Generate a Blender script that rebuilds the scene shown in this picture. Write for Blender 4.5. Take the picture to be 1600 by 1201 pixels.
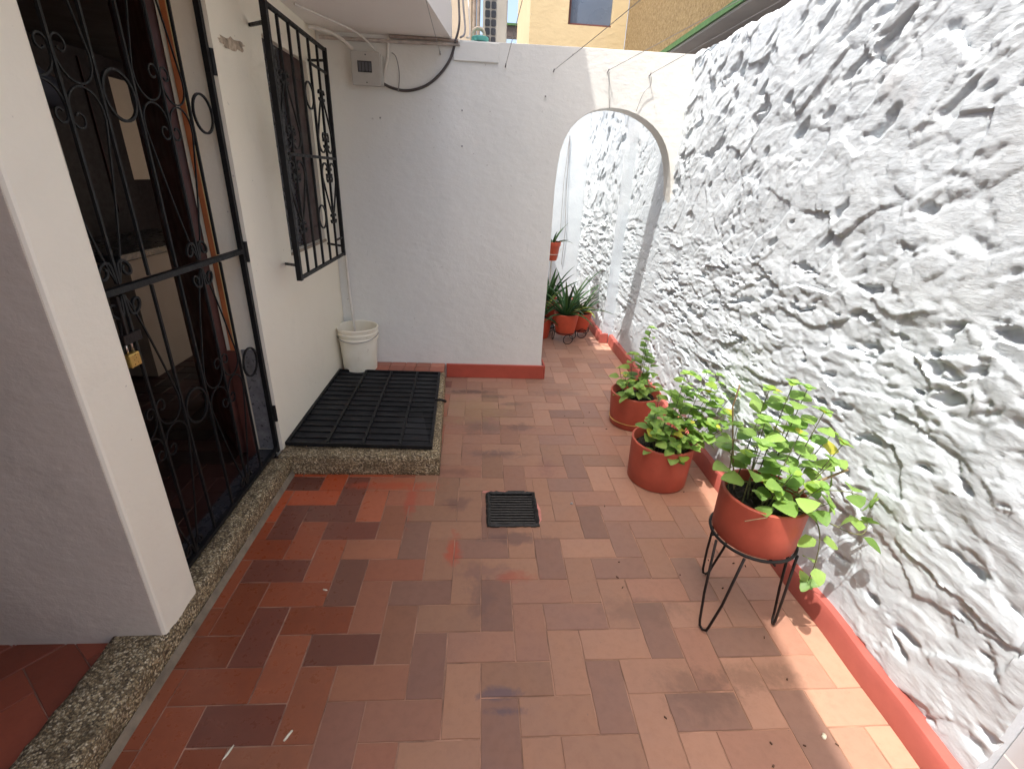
import bpy, bmesh, math, random
import numpy as np
from mathutils import Vector, Matrix
for o in list(bpy.data.objects): bpy.data.objects.remove(o, do_unlink=True)
scene = bpy.context.scene
col = scene.collection
R = math.radians
rnd = random.Random(7)

# ------------------------------------------------------------------ camera, sky, sun, exposure
cam = bpy.data.cameras.new('camera'); camo = bpy.data.objects.new('camera', cam); col.objects.link(camo)
cr = Vector((0.997333582651157, -0.056376372825147236, 0.04634036580873944))
cu = Vector((-0.019558049044175567, 0.4052827078499636, 0.9139821712896739))
cd = Vector((0.07030794858188802, 0.9124514405188262, -0.4030994431419194))
m = Matrix((( cr.x, cu.x, -cd.x, 0.0), (cr.y, cu.y, -cd.y, 0.0), (cr.z, cu.z, -cd.z, 1.526), (0, 0, 0, 1)))
camo.matrix_world = m
cam.sensor_width = 36.0; cam.lens = 735.8856/1600*36.0; cam.clip_start = 0.02; cam.clip_end = 500
scene.camera = camo

SUN = Vector((-0.36, -0.265, 1.0)).normalized()          # direction towards the sun
world = bpy.data.worlds.new("World"); scene.world = world; world.use_nodes = True
wn = world.node_tree.nodes; wl = world.node_tree.links; wn.clear()
sky = wn.new('ShaderNodeTexSky'); sky.sky_type = 'NISHITA'; sky.sun_disc = False
sky.sun_elevation = math.asin(SUN.z); sky.sun_rotation = math.atan2(SUN.x, SUN.y)
sky.air_density = 1.0; sky.dust_density = 6.0; sky.ozone_density = 0.3
bg = wn.new('ShaderNodeBackground'); bg.inputs['Strength'].default_value = 0.15
wo = wn.new('ShaderNodeOutputWorld'); wl.new(sky.outputs[0], bg.inputs[0]); wl.new(bg.outputs[0], wo.inputs[0])
sl = bpy.data.lights.new('sun', 'SUN'); sl.energy = 2.35; sl.angle = R(0.55); sl.color = (1.0, 0.965, 0.91)
so = bpy.data.objects.new('sun', sl); col.objects.link(so); so.rotation_euler = SUN.to_track_quat('Z', 'Y').to_euler()
scene.view_settings.view_transform = 'Standard'; scene.view_settings.look = 'None'
scene.view_settings.exposure = 1.45; scene.view_settings.gamma = 1.0; scene.view_settings.use_curve_mapping = False
scene.render.engine = 'CYCLES'
scene.cycles.max_bounces = 10; scene.cycles.diffuse_bounces = 7

# ------------------------------------------------------------------ materials
class NT:
    def __init__(s, name):
        s.m = bpy.data.materials.new(name); s.m.use_nodes = True
        s.n = s.m.node_tree.nodes; s.l = s.m.node_tree.links
        s.b = s.n['Principled BSDF']; s.co = s.n.new('ShaderNodeTexCoord')
        s.pos = s.co.outputs['Object']
    def new(s, t, **k):
        x = s.n.new(t)
        for a, v in k.items(): setattr(x, a, v)
        return x
    def noise(s, scale, detail=4, rough=0.55, vec=None, dist=0.0):
        x = s.new('ShaderNodeTexNoise'); x.inputs['Scale'].default_value = scale; x.inputs['Detail'].default_value = detail
        x.inputs['Roughness'].default_value = rough; x.inputs['Distortion'].default_value = dist
        s.l.new(vec or s.pos, x.inputs['Vector']); return x.outputs['Fac']
    def ramp(s, fac, stops):
        x = s.new('ShaderNodeValToRGB'); e = x.color_ramp.elements
        while len(e) < len(stops): e.new(0.5)
        for i, (p, c) in enumerate(stops):
            e[i].position = p; e[i].color = (*c, 1) if len(c) == 3 else c
        s.l.new(fac, x.inputs[0]); return x.outputs[0]
    def mix(s, fac, a, b, mode='MIX'):
        x = s.new('ShaderNodeMix'); x.data_type = 'RGBA'; x.blend_type = mode
        for sock, v in ((x.inputs[0], fac), (x.inputs[6], a), (x.inputs[7], b)):
            if isinstance(v, (int, float)): sock.default_value = v
            elif isinstance(v, tuple): sock.default_value = (*v, 1)
            else: s.l.new(v, sock)
        return x.outputs[2]
    def math(s, op, a, b=0.0, c=None, clamp=False):
        x = s.new('ShaderNodeMath', operation=op); x.use_clamp = clamp
        for i, v in enumerate((a, b) if c is None else (a, b, c)):
            if isinstance(v, (int, float)): x.inputs[i].default_value = v
            else: s.l.new(v, x.inputs[i])
        return x.outputs[0]
    def mapr(s, v, a, b, c, d):
        x = s.new('ShaderNodeMapRange'); s.l.new(v, x.inputs[0])
        for i, q in enumerate((a, b, c, d)): x.inputs[i+1].default_value = q
        return x.outputs[0]
    def bump(s, h, strength, dist, prev=None):
        x = s.new('ShaderNodeBump'); x.inputs['Strength'].default_value = strength; x.inputs['Distance'].default_value = dist
        s.l.new(h, x.inputs['Height'])
        if prev: s.l.new(prev, x.inputs['Normal'])
        return x.outputs[0]
    def scaled(s, v):
        x = s.new('ShaderNodeMapping'); x.inputs['Scale'].default_value = v; s.l.new(s.pos, x.inputs[0]); return x.outputs[0]
    def done(s, color=None, rough=None, normal=None, metal=None, spec=None):
        for k, v in (('Base Color', color), ('Roughness', rough), ('Normal', normal), ('Metallic', metal), ('Specular IOR Level', spec)):
            if v is None: continue
            if isinstance(v, tuple): s.b.inputs[k].default_value = (*v, 1)
            elif isinstance(v, (int, float)): s.b.inputs[k].default_value = v
            else: s.l.new(v, s.b.inputs[k])
        return s.m

def plaster(name, c1, c2, bumps=0.35, rough=0.6, dirt=0.0, streak=False):
    t = NT(name)
    n1 = t.noise(1.3, 5); n2 = t.noise(9, 6, 0.6); n3 = t.noise(70, 3)
    c = t.mix(t.mapr(n1, .35, .65, 0, 1), c1, c2)
    n4 = t.noise(3.2, 6, 0.7)
    c = t.mix(t.mapr(n4, .60, .78, 0, 0.25+dirt), c, tuple(x*.72 for x in c2))
    specks = t.noise(38, 2, .5)
    c = t.mix(t.mapr(specks, .74, .78, 0, .45), c, (0.30, 0.26, 0.22))
    b = t.bump(n2, bumps, 0.012); b = t.bump(n3, bumps*.5, 0.002, b)
    n5 = t.noise(2.6, 2, .4, t.scaled((1, 1, .6))); b = t.bump(n5, bumps*.8, 0.04, b)
    n6 = t.noise(14, 5, .6, t.scaled((1, 1, 1.8))); b = t.bump(n6, bumps*.7, 0.016, b)
    return t.done(c, rough, b, spec=.35)

def simple(name, c, rough=.5, metal=0.0, var=.15, scale=12, bump=0.0, bscale=80, spec=.5):
    t = NT(name); n = t.noise(scale, 5, .6)
    cc = t.mix(t.mapr(n, .3, .7, 0, 1), tuple(x*(1-var) for x in c), tuple(min(1, x*(1+var)) for x in c))
    nr = t.mapr(t.noise(scale*2.3, 3), .3, .7, max(0.05, rough-.12), min(1, rough+.12))
    nb = t.bump(t.noise(bscale, 3), bump, .003) if bump else None
    return t.done(cc, nr, nb, metal, spec)

M = {}
M['left_wall'] = plaster('warm_white_plaster', (.88, .82, .68), (.84, .78, .64), .22, .5)
M['end_wall'] = plaster('cool_white_plaster', (.735, .73, .685), (.69, .685, .64), .30, .55, .10)
M['soffit'] = plaster('soffit_paint', (.86, .82, .78), (.82, .78, .74), .15, .6)
t = NT('rough_white_paint'); n = t.noise(6, 6, .6); n2 = t.noise(90, 5, .65); n3 = t.noise(28, 5, .6, t.scaled((1, .6, 1.6)))
c = t.mix(t.mapr(n, .35, .65, 0, 1), (.58, .63, .665), (.52, .57, .61))
c = t.mix(t.mapr(t.noise(2.1, 5), .62, .75, 0, .35), c, (.62, .58, .56))
n4 = t.noise(60, 6, .75, t.scaled((1, .35, 1.2)), .8)
b = t.bump(n3, .30, .008); b = t.bump(n4, .6, .0035, b); b = t.bump(n2, .5, .002, b)
M['rough'] = t.done(c, .62, b, spec=.3)
t = NT('ochre_rough_stucco'); n = t.noise(34, 6, .75, dist=.4); v = t.noise(60, 5, .7)
c = t.ramp(n, [(.36, (.24, .155, .065)), (.5, (.36, .25, .11)), (.62, (.47, .34, .165))])
M['ochre'] = t.done(c, .9, t.bump(v, 1.0, .03, t.bump(n, 1.0, .06)))
M['yellow'] = plaster('yellow_paint', (.50, .40, .235), (.45, .355, .20), .3, .7)
M['cream'] = plaster('cream_paint', (.68, .58, .45), (.60, .50, .38), .3, .7)
M['green'] = simple('green_trim_paint', (.045, .11, .03), .6)
M['grey_soffit'] = plaster('grey_concrete', (.36, .33, .31), (.28, .26, .25), .3, .8)
M['red_skirt'] = simple('red_skirting_paint', (.42, .075, .045), .45, var=.12, scale=6, bump=.25, bscale=30)
M['coral_skirt'] = simple('coral_skirting_paint', (.36, .090, .070), .5, var=.10, scale=6, bump=.3, bscale=26)
M['black'] = simple('black_iron_paint', (.008, .008, .0085), .5, .0, .4, 20, .3, 120, .3)
M['rusty_black'] = simple('worn_black_iron', (.014, .009, .008), .55, .0, .5, 30, .4, 90, .3)
M['dark_wood'] = simple('dark_red_wood', (.10, .030, .022), .5, 0, .35, 5, .1, 30)
M['brown_shutter'] = simple('brown_shutter_paint', (.040, .013, .012), .45, 0, .25, 5)
M['orange_wood'] = simple('orange_varnished_wood', (.42, .13, .045), .4, 0, .3, 9)
M['dark_room'] = simple('room_dimness', (.035, .028, .026), .8, 0, .2, 2)  # near-black so that the room's dimness sits in the colour of walls and ceiling
M['beige'] = simple('beige_counter', (.30, .24, .185), .6, 0, .08, 3)
M['beige_panel'] = simple('beige_panel', (.62, .52, .40), .6, 0, .05, 3)
M['soil'] = simple('potting_soil', (.022, .016, .012), .95, 0, .6, 60, 1.0, 90)
M['steel_grey'] = simple('brushed_grey_plate', (.30, .30, .31), .35, .5, .3, 25, .15, 60)
M['pvc'] = simple('old_white_pvc', (.62, .58, .52), .45, 0, .12, 14)
M['cable'] = simple('dark_cable', (.06, .05, .048), .5, 0, .3, 14)
M['greycable'] = simple('grey_wire', (.24, .23, .23), .5, 0, .2, 20)
M['meter'] = simple('meter_box_paint', (.46, .445, .41), .4, .1, .08, 9)
M['dark_plastic'] = simple('dark_plastic', (.035, .035, .04), .3)
M['ac'] = simple('ac_casing', (.36, .335, .29), .5, 0, .08, 6)
M['teal'] = simple('teal_tape', (.12, .46, .40), .5)
M['brass'] = simple('brass', (.62, .42, .13), .35, .8, .15, 30)
M['chrome'] = simple('steel_shackle', (.6, .6, .6), .25, 1.0)
M['glass_dark'] = simple('dark_window_glass', (.045, .06, .085), .12, 0, .1, 2, spec=.6)
M['curtain'] = simple('blue_grey_pane', (.10, .13, .18), .3, 0, .08, 2)
M['white_bits'] = simple('dry_scrap', (.62, .58, .45), .7)
M['grime'] = simple('drain_grime', (.008, .007, .006), .6, .0, .8, 45, .8, 120)
M['drain_bar'] = simple('drain_metal', (.020, .017, .013), .45, .2, .7, 60, .6, 140)
M['shade_mesh'] = simple('black_mesh_fabric', (.022, .022, .023), .7, 0, .6, 4, 0, 80, .25)
M['pink_mortar'] = simple('pink_mortar', (.52, .20, .16), .7, 0, .2, 20)
M['cloth'] = simple('slate_cloth', (.12, .13, .16), .8)
M['grout'] = simple('tile_grout', (.27, .15, .10), .9, 0, .6, 8, .3, 60)

# clay pot
def clay(name, c, rough):
    t = NT(name); n = t.noise(9, 6, .6); n2 = t.noise(60, 3)
    cc = t.mix(t.mapr(n, .3, .7, 0, 1), tuple(x*.84 for x in c), tuple(x*1.12 for x in c))
    cc = t.mix(t.mapr(t.noise(22, 5, .7), .66, .80, 0, .35), cc, (.55, .34, .25))
    return t.done(cc, rough, t.bump(n2, .25, .0012), spec=.4)
M['clay'] = clay('terracotta_plastic', (.43, .088, .054), .5)
M['clay2'] = clay('bright_terracotta', (.52, .085, .040), .42)
t = NT('bucket_plastic'); z = t.new('ShaderNodeSeparateXYZ'); t.l.new(t.pos, z.inputs[0])
c = t.mix(t.mapr(t.noise(7, 5), .35, .7, 0, 1), (.88, .83, .70), (.78, .71, .56))
c = t.mix(t.mapr(t.noise(24, 4), .66, .74, 0, .5), c, (.28, .22, .15))
M['bucket'] = t.done(c, .4, None); t.b.inputs['Subsurface Weight'].default_value = .0

# exposed aggregate
t = NT('exposed_aggregate')
v = t.new('ShaderNodeTexVoronoi'); v.inputs['Scale'].default_value = 170; t.l.new(t.pos, v.inputs['Vector'])
v2 = t.new('ShaderNodeTexVoronoi'); v2.inputs['Scale'].default_value = 120; t.l.new(t.pos, v2.inputs['Vector'])
sep = t.new('ShaderNodeSeparateColor'); t.l.new(v.outputs['Color'], sep.inputs[0])
sep2 = t.new('ShaderNodeSeparateColor'); t.l.new(v2.outputs['Color'], sep2.inputs[0])
c = t.ramp(sep.outputs[0], [(0.0, (.02, .016, .010)), (.30, (.10, .075, .045)), (.52, (.34, .27, .17)), (.78, (.56, .49, .36)), (1.0, (.95, .90, .80))])
c2 = t.ramp(sep2.outputs[1], [(0.0, (.08, .06, .04)), (.6, (.32, .25, .16)), (1.0, (.62, .56, .45))])
c = t.mix(.28, c, c2)
c = t.mix(t.mapr(v.outputs['Distance'], .40, .85, 0, .7), c, (.07, .052, .034))
c = t.mix(t.mapr(t.noise(9, 5, .7), .45, .66, 0, .6), c, (.075, .055, .030))
c = t.mix(1.0, c, (1.0, .90, .70), 'MULTIPLY')
b = t.bump(t.math('SUBTRACT', 1.0, v.outputs['Distance']), .8, .006); b = t.bump(t.noise(18, 4), .6, .01, b)
M['aggregate'] = t.done(c, .65, b)
M['cement'] = simple('cement_fillet', (.20, .16, .11), .85, 0, .35, 14, .5, 60)

# tile material: colour attribute per tile x wear
def tile_mat(name, clean=False):
    t = NT(name); a = t.new('ShaderNodeAttribute'); a.attribute_name = 'Col'
    xyz = t.new('ShaderNodeSeparateXYZ'); t.l.new(t.pos, xyz.inputs[0])
    n = t.noise(7, 6, .62); n2 = t.noise(32, 5, .65); nbig = t.noise(1.6, 4, .6)
    c = t.mix(t.mapr(n, .3, .7, 0, .55), a.outputs['Color'], (1.18, 1.12, 1.05), 'MULTIPLY')
    c = t.mix(t.mapr(n2, .45, .75, 0, .45), c, (.74, .70, .68), 'MULTIPLY')
    c = t.mix(t.mapr(t.noise(110, 2), .70, .76, 0, .55), c, (.16, .10, .08))
    rough = t.mapr(n, .3, .7, .42, .62)
    if not clean:
        nspot = t.noise(9, 5, .7, None, .6); nspot2 = t.noise(34, 4, .7)
        def spot(x, y, rx, ry, soft=.55):
            dx = t.math('DIVIDE', t.math('SUBTRACT', xyz.outputs[0], x), rx); dy = t.math('DIVIDE', t.math('SUBTRACT', xyz.outputs[1], y), ry)
            d = t.math('SQRT', t.math('ADD', t.math('MULTIPLY', dx, dx), t.math('MULTIPLY', dy, dy)))
            d = t.math('ADD', d, t.math('ADD', t.math('MULTIPLY', t.math('SUBTRACT', nspot, .5), 3.0), t.math('MULTIPLY', t.math('SUBTRACT', nspot2, .5), 1.2)))
            return t.mapr(d, 1.0-soft, 1.0+soft*.4, 1, 0)
        for (x, y, rx, ry, colr, k) in [(.02, 2.75, .12, .10, (.14, .085, .065), .6), (.30, 2.75, .10, .05, (.12, .07, .06), .6), (-.10, 1.95, .07, .05, (.13, .065, .05), .6), (.16, 1.70, .16, .035, (.11, .06, .05), .65), (.02, 1.36, .05, .10, (.13, .07, .055), .6), (-.45, 2.10, .30, .03, (.40, .07, .03), .6), (-.33, 1.95, .03, .16, (.36, .06, .03), .6), (.65, 1.30, .14, .07, (.15, .085, .06), .5), (.60, 3.3, .20, .05, (.15, .09, .07), .5), (.95, 1.02, .16, .05, (.14, .08, .055), .5), (.09, .985, .075, .022, (.10, .065, .075), .75), (.09, .93, .07, .014, (.09, .06, .07), .7),
                (-.05, 3.30, .16, .035, (.10, .06, .05), .8), (.10, 3.22, .13, .03, (.12, .07, .06), .75), (.22, 3.10, .10, .03, (.13, .08, .07), .7),
                (-.02, 3.02, .26, .22, (.30, .19, .10), .55), (.10, 2.42, .16, .045, (.13, .075, .065), .7), (.40, 2.30, .06, .09, (.20, .09, .07), .6),
                (.03, 1.50, .12, .05, (.17, .085, .065), .6), (-.15, 2.23, .18, .03, (.16, .07, .045), .6),
                (.75, .98, .12, .10, (.10, .06, .045), .45), (-.10, 1.62, .035, .10, (.36, .060, .025), .75), (.17, 1.47, .07, .03, (.30, .06, .03), .6)]:
            f = t.math('MULTIPLY', spot(x, y, rx, ry), k)
            c = t.mix(f, c, colr)
        # glossy sealed zone beside the threshold
        wet = t.mapr(t.math('ADD', xyz.outputs[0], t.math('MULTIPLY', t.math('SUBTRACT', nbig, .5), .7)), -.55, -.15, 1, 0)
        rr = t.new('ShaderNodeMix'); rr.data_type = 'FLOAT'; t.l.new(wet, rr.inputs[0]); t.l.new(rough, rr.inputs[2])
        t.l.new(t.mapr(n2, .3, .7, .22, .42), rr.inputs[3]); rough = rr.outputs[0]
    b = t.bump(n, .35, .004); b = t.bump(n2, .3, .0015, b)
    return t.done(c, rough, b, spec=.45)
M['tile'] = tile_mat('clay_floor_tiles'); M['tile_in'] = tile_mat('clay_tiles_indoors', True)

# leaves
def leaf_mat(name, trans=.35, rough=.45):
    t = NT(name); a = t.new('ShaderNodeAttribute'); a.attribute_name = 'Col'
    n = t.noise(45, 4)
    c = t.mix(t.mapr(n, .3, .7, 0, .6), a.outputs['Color'], (.82, .86, .8), 'MULTIPLY')
    t.done(c, rough, t.bump(t.noise(160, 2), .3, .002), spec=.35)
    tr = t.new('ShaderNodeBsdfTranslucent'); t.l.new(t.mix(1.0, c, (1.35, 1.5, .6), 'MULTIPLY'), tr.inputs[0])
    mx = t.new('ShaderNodeMixShader'); mx.inputs[0].default_value = trans
    out = [x for x in t.n if x.type == 'OUTPUT_MATERIAL'][0]
    t.l.new(t.b.outputs[0], mx.inputs[1]); t.l.new(tr.outputs[0], mx.inputs[2]); t.l.new(mx.outputs[0], out.inputs[0])
    return t.m
M['leaf'] = leaf_mat('green_leaf'); M['aloe'] = leaf_mat('aloe_leaf', .12, .4)
M['stem'] = simple('plant_stem', (.11, .12, .045), .6, 0, .5, 40)
M['dry_stem'] = simple('dry_stem', (.30, .22, .12), .8, 0, .3, 40)
# smooth tiled panel
t = NT('grey_wall_tiles'); br = t.new('ShaderNodeTexBrick'); mp = t.new('ShaderNodeMapping'); mp.inputs['Rotation'].default_value = (0, R(90), R(90))
t.l.new(t.pos, mp.inputs[0]); t.l.new(mp.outputs[0], br.inputs['Vector'])
br.offset = 0.0; br.inputs['Scale'].default_value = 1; br.inputs['Brick Width'].default_value = .2; br.inputs['Row Height'].default_value = .2
br.inputs['Mortar Size'].default_value = .004; br.inputs['Color1'].default_value = (.52, .52, .54, 1); br.inputs['Color2'].default_value = (.46, .46, .48, 1)
br.inputs['Mortar'].default_value = (.75, .74, .72, 1)
M['wall_tiles'] = t.done(br.outputs[0], .35)

# ------------------------------------------------------------------ mesh helpers
class MB:
    def __init__(s): s.v = []; s.f = []; s.c = []; s.hascol = False
    def add(s, vs, fs, c=None):
        o = len(s.v); s.v += [tuple(p) for p in vs]; s.f += [tuple(i+o for i in f) for f in fs]
        if c is not None: s.hascol = True
        s.c += [c or (1, 1, 1)]*len(fs)
    def box(s, x0, x1, y0, y1, z0, z1, c=None):
        s.add([(x0,y0,z0),(x1,y0,z0),(x1,y1,z0),(x0,y1,z0),(x0,y0,z1),(x1,y0,z1),(x1,y1,z1),(x0,y1,z1)],
              [(0,3,2,1),(4,5,6,7),(0,1,5,4),(1,2,6,5),(2,3,7,6),(3,0,4,7)], c)
    def prism(s, pts, z0, z1):           # plan polygon extruded in z
        n = len(pts); a = sum(pts[i][0]*pts[(i+1)%n][1]-pts[(i+1)%n][0]*pts[i][1] for i in range(n))
        if a < 0: pts = pts[::-1]
        s.add([(p[0],p[1],z0) for p in pts]+[(p[0],p[1],z1) for p in pts],
              [tuple(range(n))[::-1], tuple(range(n, 2*n))]+[(i,(i+1)%n,(i+1)%n+n,i+n) for i in range(n)])
    def tube(s, pts, r, n=8, closed=False, flat=None, c=None, cap=True):
        pts = [Vector(p) for p in pts]; N = len(pts)
        rs = r if isinstance(r, (list, tuple)) else [r]*N
        T = []
        for i in range(N):
            a = pts[(i-1) % N] if (closed or i > 0) else pts[0]; b = pts[(i+1) % N] if (closed or i < N-1) else pts[-1]
            d = (b-a); T.append(d.normalized() if d.length > 1e-9 else Vector((0,0,1)))
        up = Vector((0,0,1)) if abs(T[0].z) < .9 else Vector((1,0,0))
        if flat is not None: up = Vector(flat)
        nrm = (up-T[0]*up.dot(T[0])).normalized(); vs = []
        for i in range(N):
            if flat is not None: nrm = (Vector(flat)-T[i]*Vector(flat).dot(T[i])).normalized()
            else:
                nrm = nrm-T[i]*nrm.dot(T[i]); nrm = nrm.normalized() if nrm.length > 1e-6 else T[i].orthogonal().normalized()
            bn = T[i].cross(nrm)
            if n == 4:
                for sx, sy in ((1,1),(-1,1),(-1,-1),(1,-1)): vs.append(pts[i]+nrm*rs[i]*sx*.9+bn*rs[i]*sy*.9)
            else:
                for k in range(n):
                    an = 2*math.pi*k/n; vs.append(pts[i]+nrm*math.cos(an)*rs[i]+bn*math.sin(an)*rs[i])
        fs = []
        for i in range(N if closed else N-1):
            j = (i+1) % N
            for k in range(n): fs.append((i*n+k, i*n+(k+1)%n, j*n+(k+1)%n, j*n+k))
        if not closed and cap: fs += [tuple(range(n))[::-1], tuple((N-1)*n+k for k in range(n))]
        s.add(vs, fs, c)
    def lathe(s, prof, cx=0, cy=0, n=48, close=False):      # prof: list of (r, z), outer->inner order
        vs = []; N = len(prof)
        for (r, z) in prof:
            for k in range(n):
                a = 2*math.pi*k/n; vs.append((cx+r*math.cos(a), cy+r*math.sin(a), z))
        fs = [(i*n+k, i*n+(k+1)%n, (i+1)*n+(k+1)%n, (i+1)*n+k) for i in range(N-1) for k in range(n)]
        if close: fs += [tuple(range(n))[::-1], tuple((N-1)*n+k for k in range(n))]
        s.add(vs, fs)
    def build(s, name, mat, parent=None, smooth=False, bevel=0.0, loc=None):
        me = bpy.data.meshes.new(name); vs = s.v
        if loc is not None: vs = [(x-loc[0], y-loc[1], z-loc[2]) for x, y, z in vs]
        me.from_pydata(vs, [], s.f); me.update()
        if s.hascol:
            ca = me.color_attributes.new('Col', 'FLOAT_COLOR', 'CORNER'); buf = np.ones((len(me.loops), 4), dtype=np.float32)
            tot = np.empty(len(me.polygons), dtype=np.int32); me.polygons.foreach_get('loop_total', tot)
            buf[:, :3] = np.repeat(np.array(s.c, dtype=np.float32), tot, axis=0); ca.data.foreach_set('color', buf.ravel())
        o = bpy.data.objects.new(name, me); col.objects.link(o); me.materials.append(M[mat] if isinstance(mat, str) else mat)
        if smooth:
            me.polygons.foreach_set('use_smooth', [True]*len(me.polygons))
            if smooth != 'all':
                md = o.modifiers.new('w', 'EDGE_SPLIT'); md.split_angle = R(40)
        if bevel:
            b = o.modifiers.new('b', 'BEVEL'); b.width = bevel; b.segments = 2; b.limit_method = 'ANGLE'; b.angle_limit = R(50)
        if parent: o.parent = parent
        if loc is not None: o.location = loc
        return o

def tag(o, label, cat, group=None):
    o['label'] = label; o['category'] = cat
    if group: o['group'] = group
    return o
def thing(name, label, cat, group=None, loc=(0,0,0)):
    o = bpy.data.objects.new(name, None); col.objects.link(o); o.location = loc; o.empty_display_size = .1
    return tag(o, label, cat, group)
def struct(o): o['kind'] = 'structure'; return o

# numpy noise
_T = np.random.RandomState(3).rand(512, 512).astype(np.float32)
def vn(x, y, sd=0):
    xi = np.floor(x).astype(int); yi = np.floor(y).astype(int); fx = x-xi; fy = y-yi
    fx = fx*fx*(3-2*fx); fy = fy*fy*(3-2*fy)
    g = lambda a, b: _T[(a+sd*37) % 512, (b+sd*91) % 512]
    return (g(xi,yi)*(1-fx)+g(xi+1,yi)*fx)*(1-fy)+(g(xi,yi+1)*(1-fx)+g(xi+1,yi+1)*fx)*fy
def fbm(x, y, sd=0, o=4):
    r = 0; a = .5; t = 0
    for i in range(o): r = r+a*vn(x*2**i, y*2**i, sd+i); t += a; a *= .55
    return r/t-.5
def facet(x, y, sd=0, tilt=.5):
    xi = np.floor(x).astype(int); yi = np.floor(y).astype(int)
    f1 = np.full(x.shape, 9.0); f2 = np.full(x.shape, 9.0); h = np.zeros(x.shape)
    for dx in (-1,0,1):
        for dy in (-1,0,1):
            a = xi+dx; b = yi+dy
            g = lambda k: _T[(a*3+k*101+sd*17) % 512, (b*5+k*57+sd*29) % 512]
            px = a+g(0); py = b+g(1); d = np.hypot(x-px, y-py)
            hh = (g(2)-.5)+tilt*((g(3)-.5)*(x-px)+(g(4)-.5)*(y-py))*2
            nw = d < f1
            f2 = np.where(nw, f1, np.minimum(f2, d)); h = np.where(nw, hh, h); f1 = np.where(nw, d, f1)
    return h, f2-f1
def rough_h(y, z, amp=1.0):
    """height of the lumpy plaster, metres"""
    wy = y+.05*fbm(y*9, z*9, 5, 3); wz = z+.05*fbm(y*9+40, z*9, 8, 3)
    k = np.clip((z-.45)/.8, 0, 1); an = 0.25+.45*k
    ca, sa = np.cos(an), np.sin(an)
    p = -wy*ca+wz*sa; q = wy*sa+wz*ca                     # p runs towards the camera and up
    h1, e1 = facet(p*3.8, q*6.0, 1, .7); h2, e2 = facet(p*10, q*15, 2, .8)
    mask = np.clip((fbm(y*2.3+11, z*3.1, 41, 3)+.08)*5, 0, 1)
    h = .013*h1-.0025*mask*np.exp(-(e1/.09)**2)+.0042*h2-.0008*mask*np.exp(-(e2/.14)**2)
    h = h+.018*fbm(p*4.5, q*7, 3, 4)+.0040*fbm(p*22, q*30, 9, 4)+.0016*fbm(y*70, z*70, 51, 2)
    pit = fbm(p*7+9, q*13+4, 13, 3)                        # scattered deep pits
    pk = np.clip((pit-.165)/.11, 0, 1); h = h-.024*pk*pk*(3-2*pk)
    pit2 = fbm(p*16+3, q*30+4, 17, 2)
    h = h-.007*np.clip((pit2-.20)/.07, 0, 1)*np.clip(mask+.15, 0, 1)
    smooth = np.clip((fbm(y*1.6+3, z*1.9+7, 21, 2)+.02)*4.0, 0, 1)
    calm = np.clip(1-(z-.0)/.30, 0, 1)
    band = np.exp(-((y-3.88)/.30)**4)
    return amp*h*(1-.40*smooth)*(1-.78*calm)*(1-.72*band)

def rough_wall(name, x, y0, y1, z1, step, xb, amp=1.0, parent=None):
    ny = int((y1-y0)/step)+1; nz = int(z1/step)+1
    Y, Z = np.meshgrid(np.linspace(y0, y1, ny), np.linspace(0, z1, nz), indexing='ij')
    H = rough_h(Y, Z, amp)
    edge = np.clip((z1-Z)/.05, 0, 1); Hx = H*1.0-(1-edge)**2*.03
    Ztop = Z+(fbm(Y*7, Y*0+3, 31, 4)*.05)*(Z/z1)**8
    X = x-Hx
    P = np.stack([X, Y, Ztop], -1).reshape(-1, 3)
    b = np.stack([np.full(ny, xb), np.linspace(y0, y1, ny), Ztop[:, -1]+.004], -1); b0 = b.copy(); b0[:, 2] = 0
    V = np.concatenate([P, b, b0]); idx = np.arange(ny*nz).reshape(ny, nz)
    f = np.stack([idx[:-1,:-1], idx[:-1,1:], idx[1:,1:], idx[1:,:-1]], -1).reshape(-1, 4)[:, ::-1]
    o1 = ny*nz; o2 = o1+ny
    i = np.arange(ny-1)
    top = np.stack([idx[:-1,-1], idx[1:,-1], o1+i+1, o1+i], -1)
    back = np.stack([o1+i, o1+i+1, o2+i+1, o2+i], -1)
    F = np.concatenate([f, top[:, ::-1], back[:, ::-1]])
    me = bpy.data.meshes.new(name); me.from_pydata(V.tolist(), [], F.tolist())
    # end caps
    bm = bmesh.new(); bm.from_mesh(me); bm.verts.ensure_lookup_table()
    for e, ii in ((0, 0), (1, ny-1)):
        ring = [bm.verts[int(k)] for k in idx[ii, :]]+[bm.verts[o1+ii], bm.verts[o2+ii]]
        bm.faces.new(ring if e else ring[::-1])
    bmesh.ops.recalc_face_normals(bm, faces=bm.faces); bm.to_mesh(me); bm.free()
    me.polygons.foreach_set('use_smooth', [True]*len(me.polygons))
    o = bpy.data.objects.new(name, me); col.objects.link(o); me.materials.append(M['rough'])
    md = o.modifiers.new('w', 'EDGE_SPLIT'); md.split_angle = R(55)
    if parent: o.parent = parent
    return o

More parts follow.
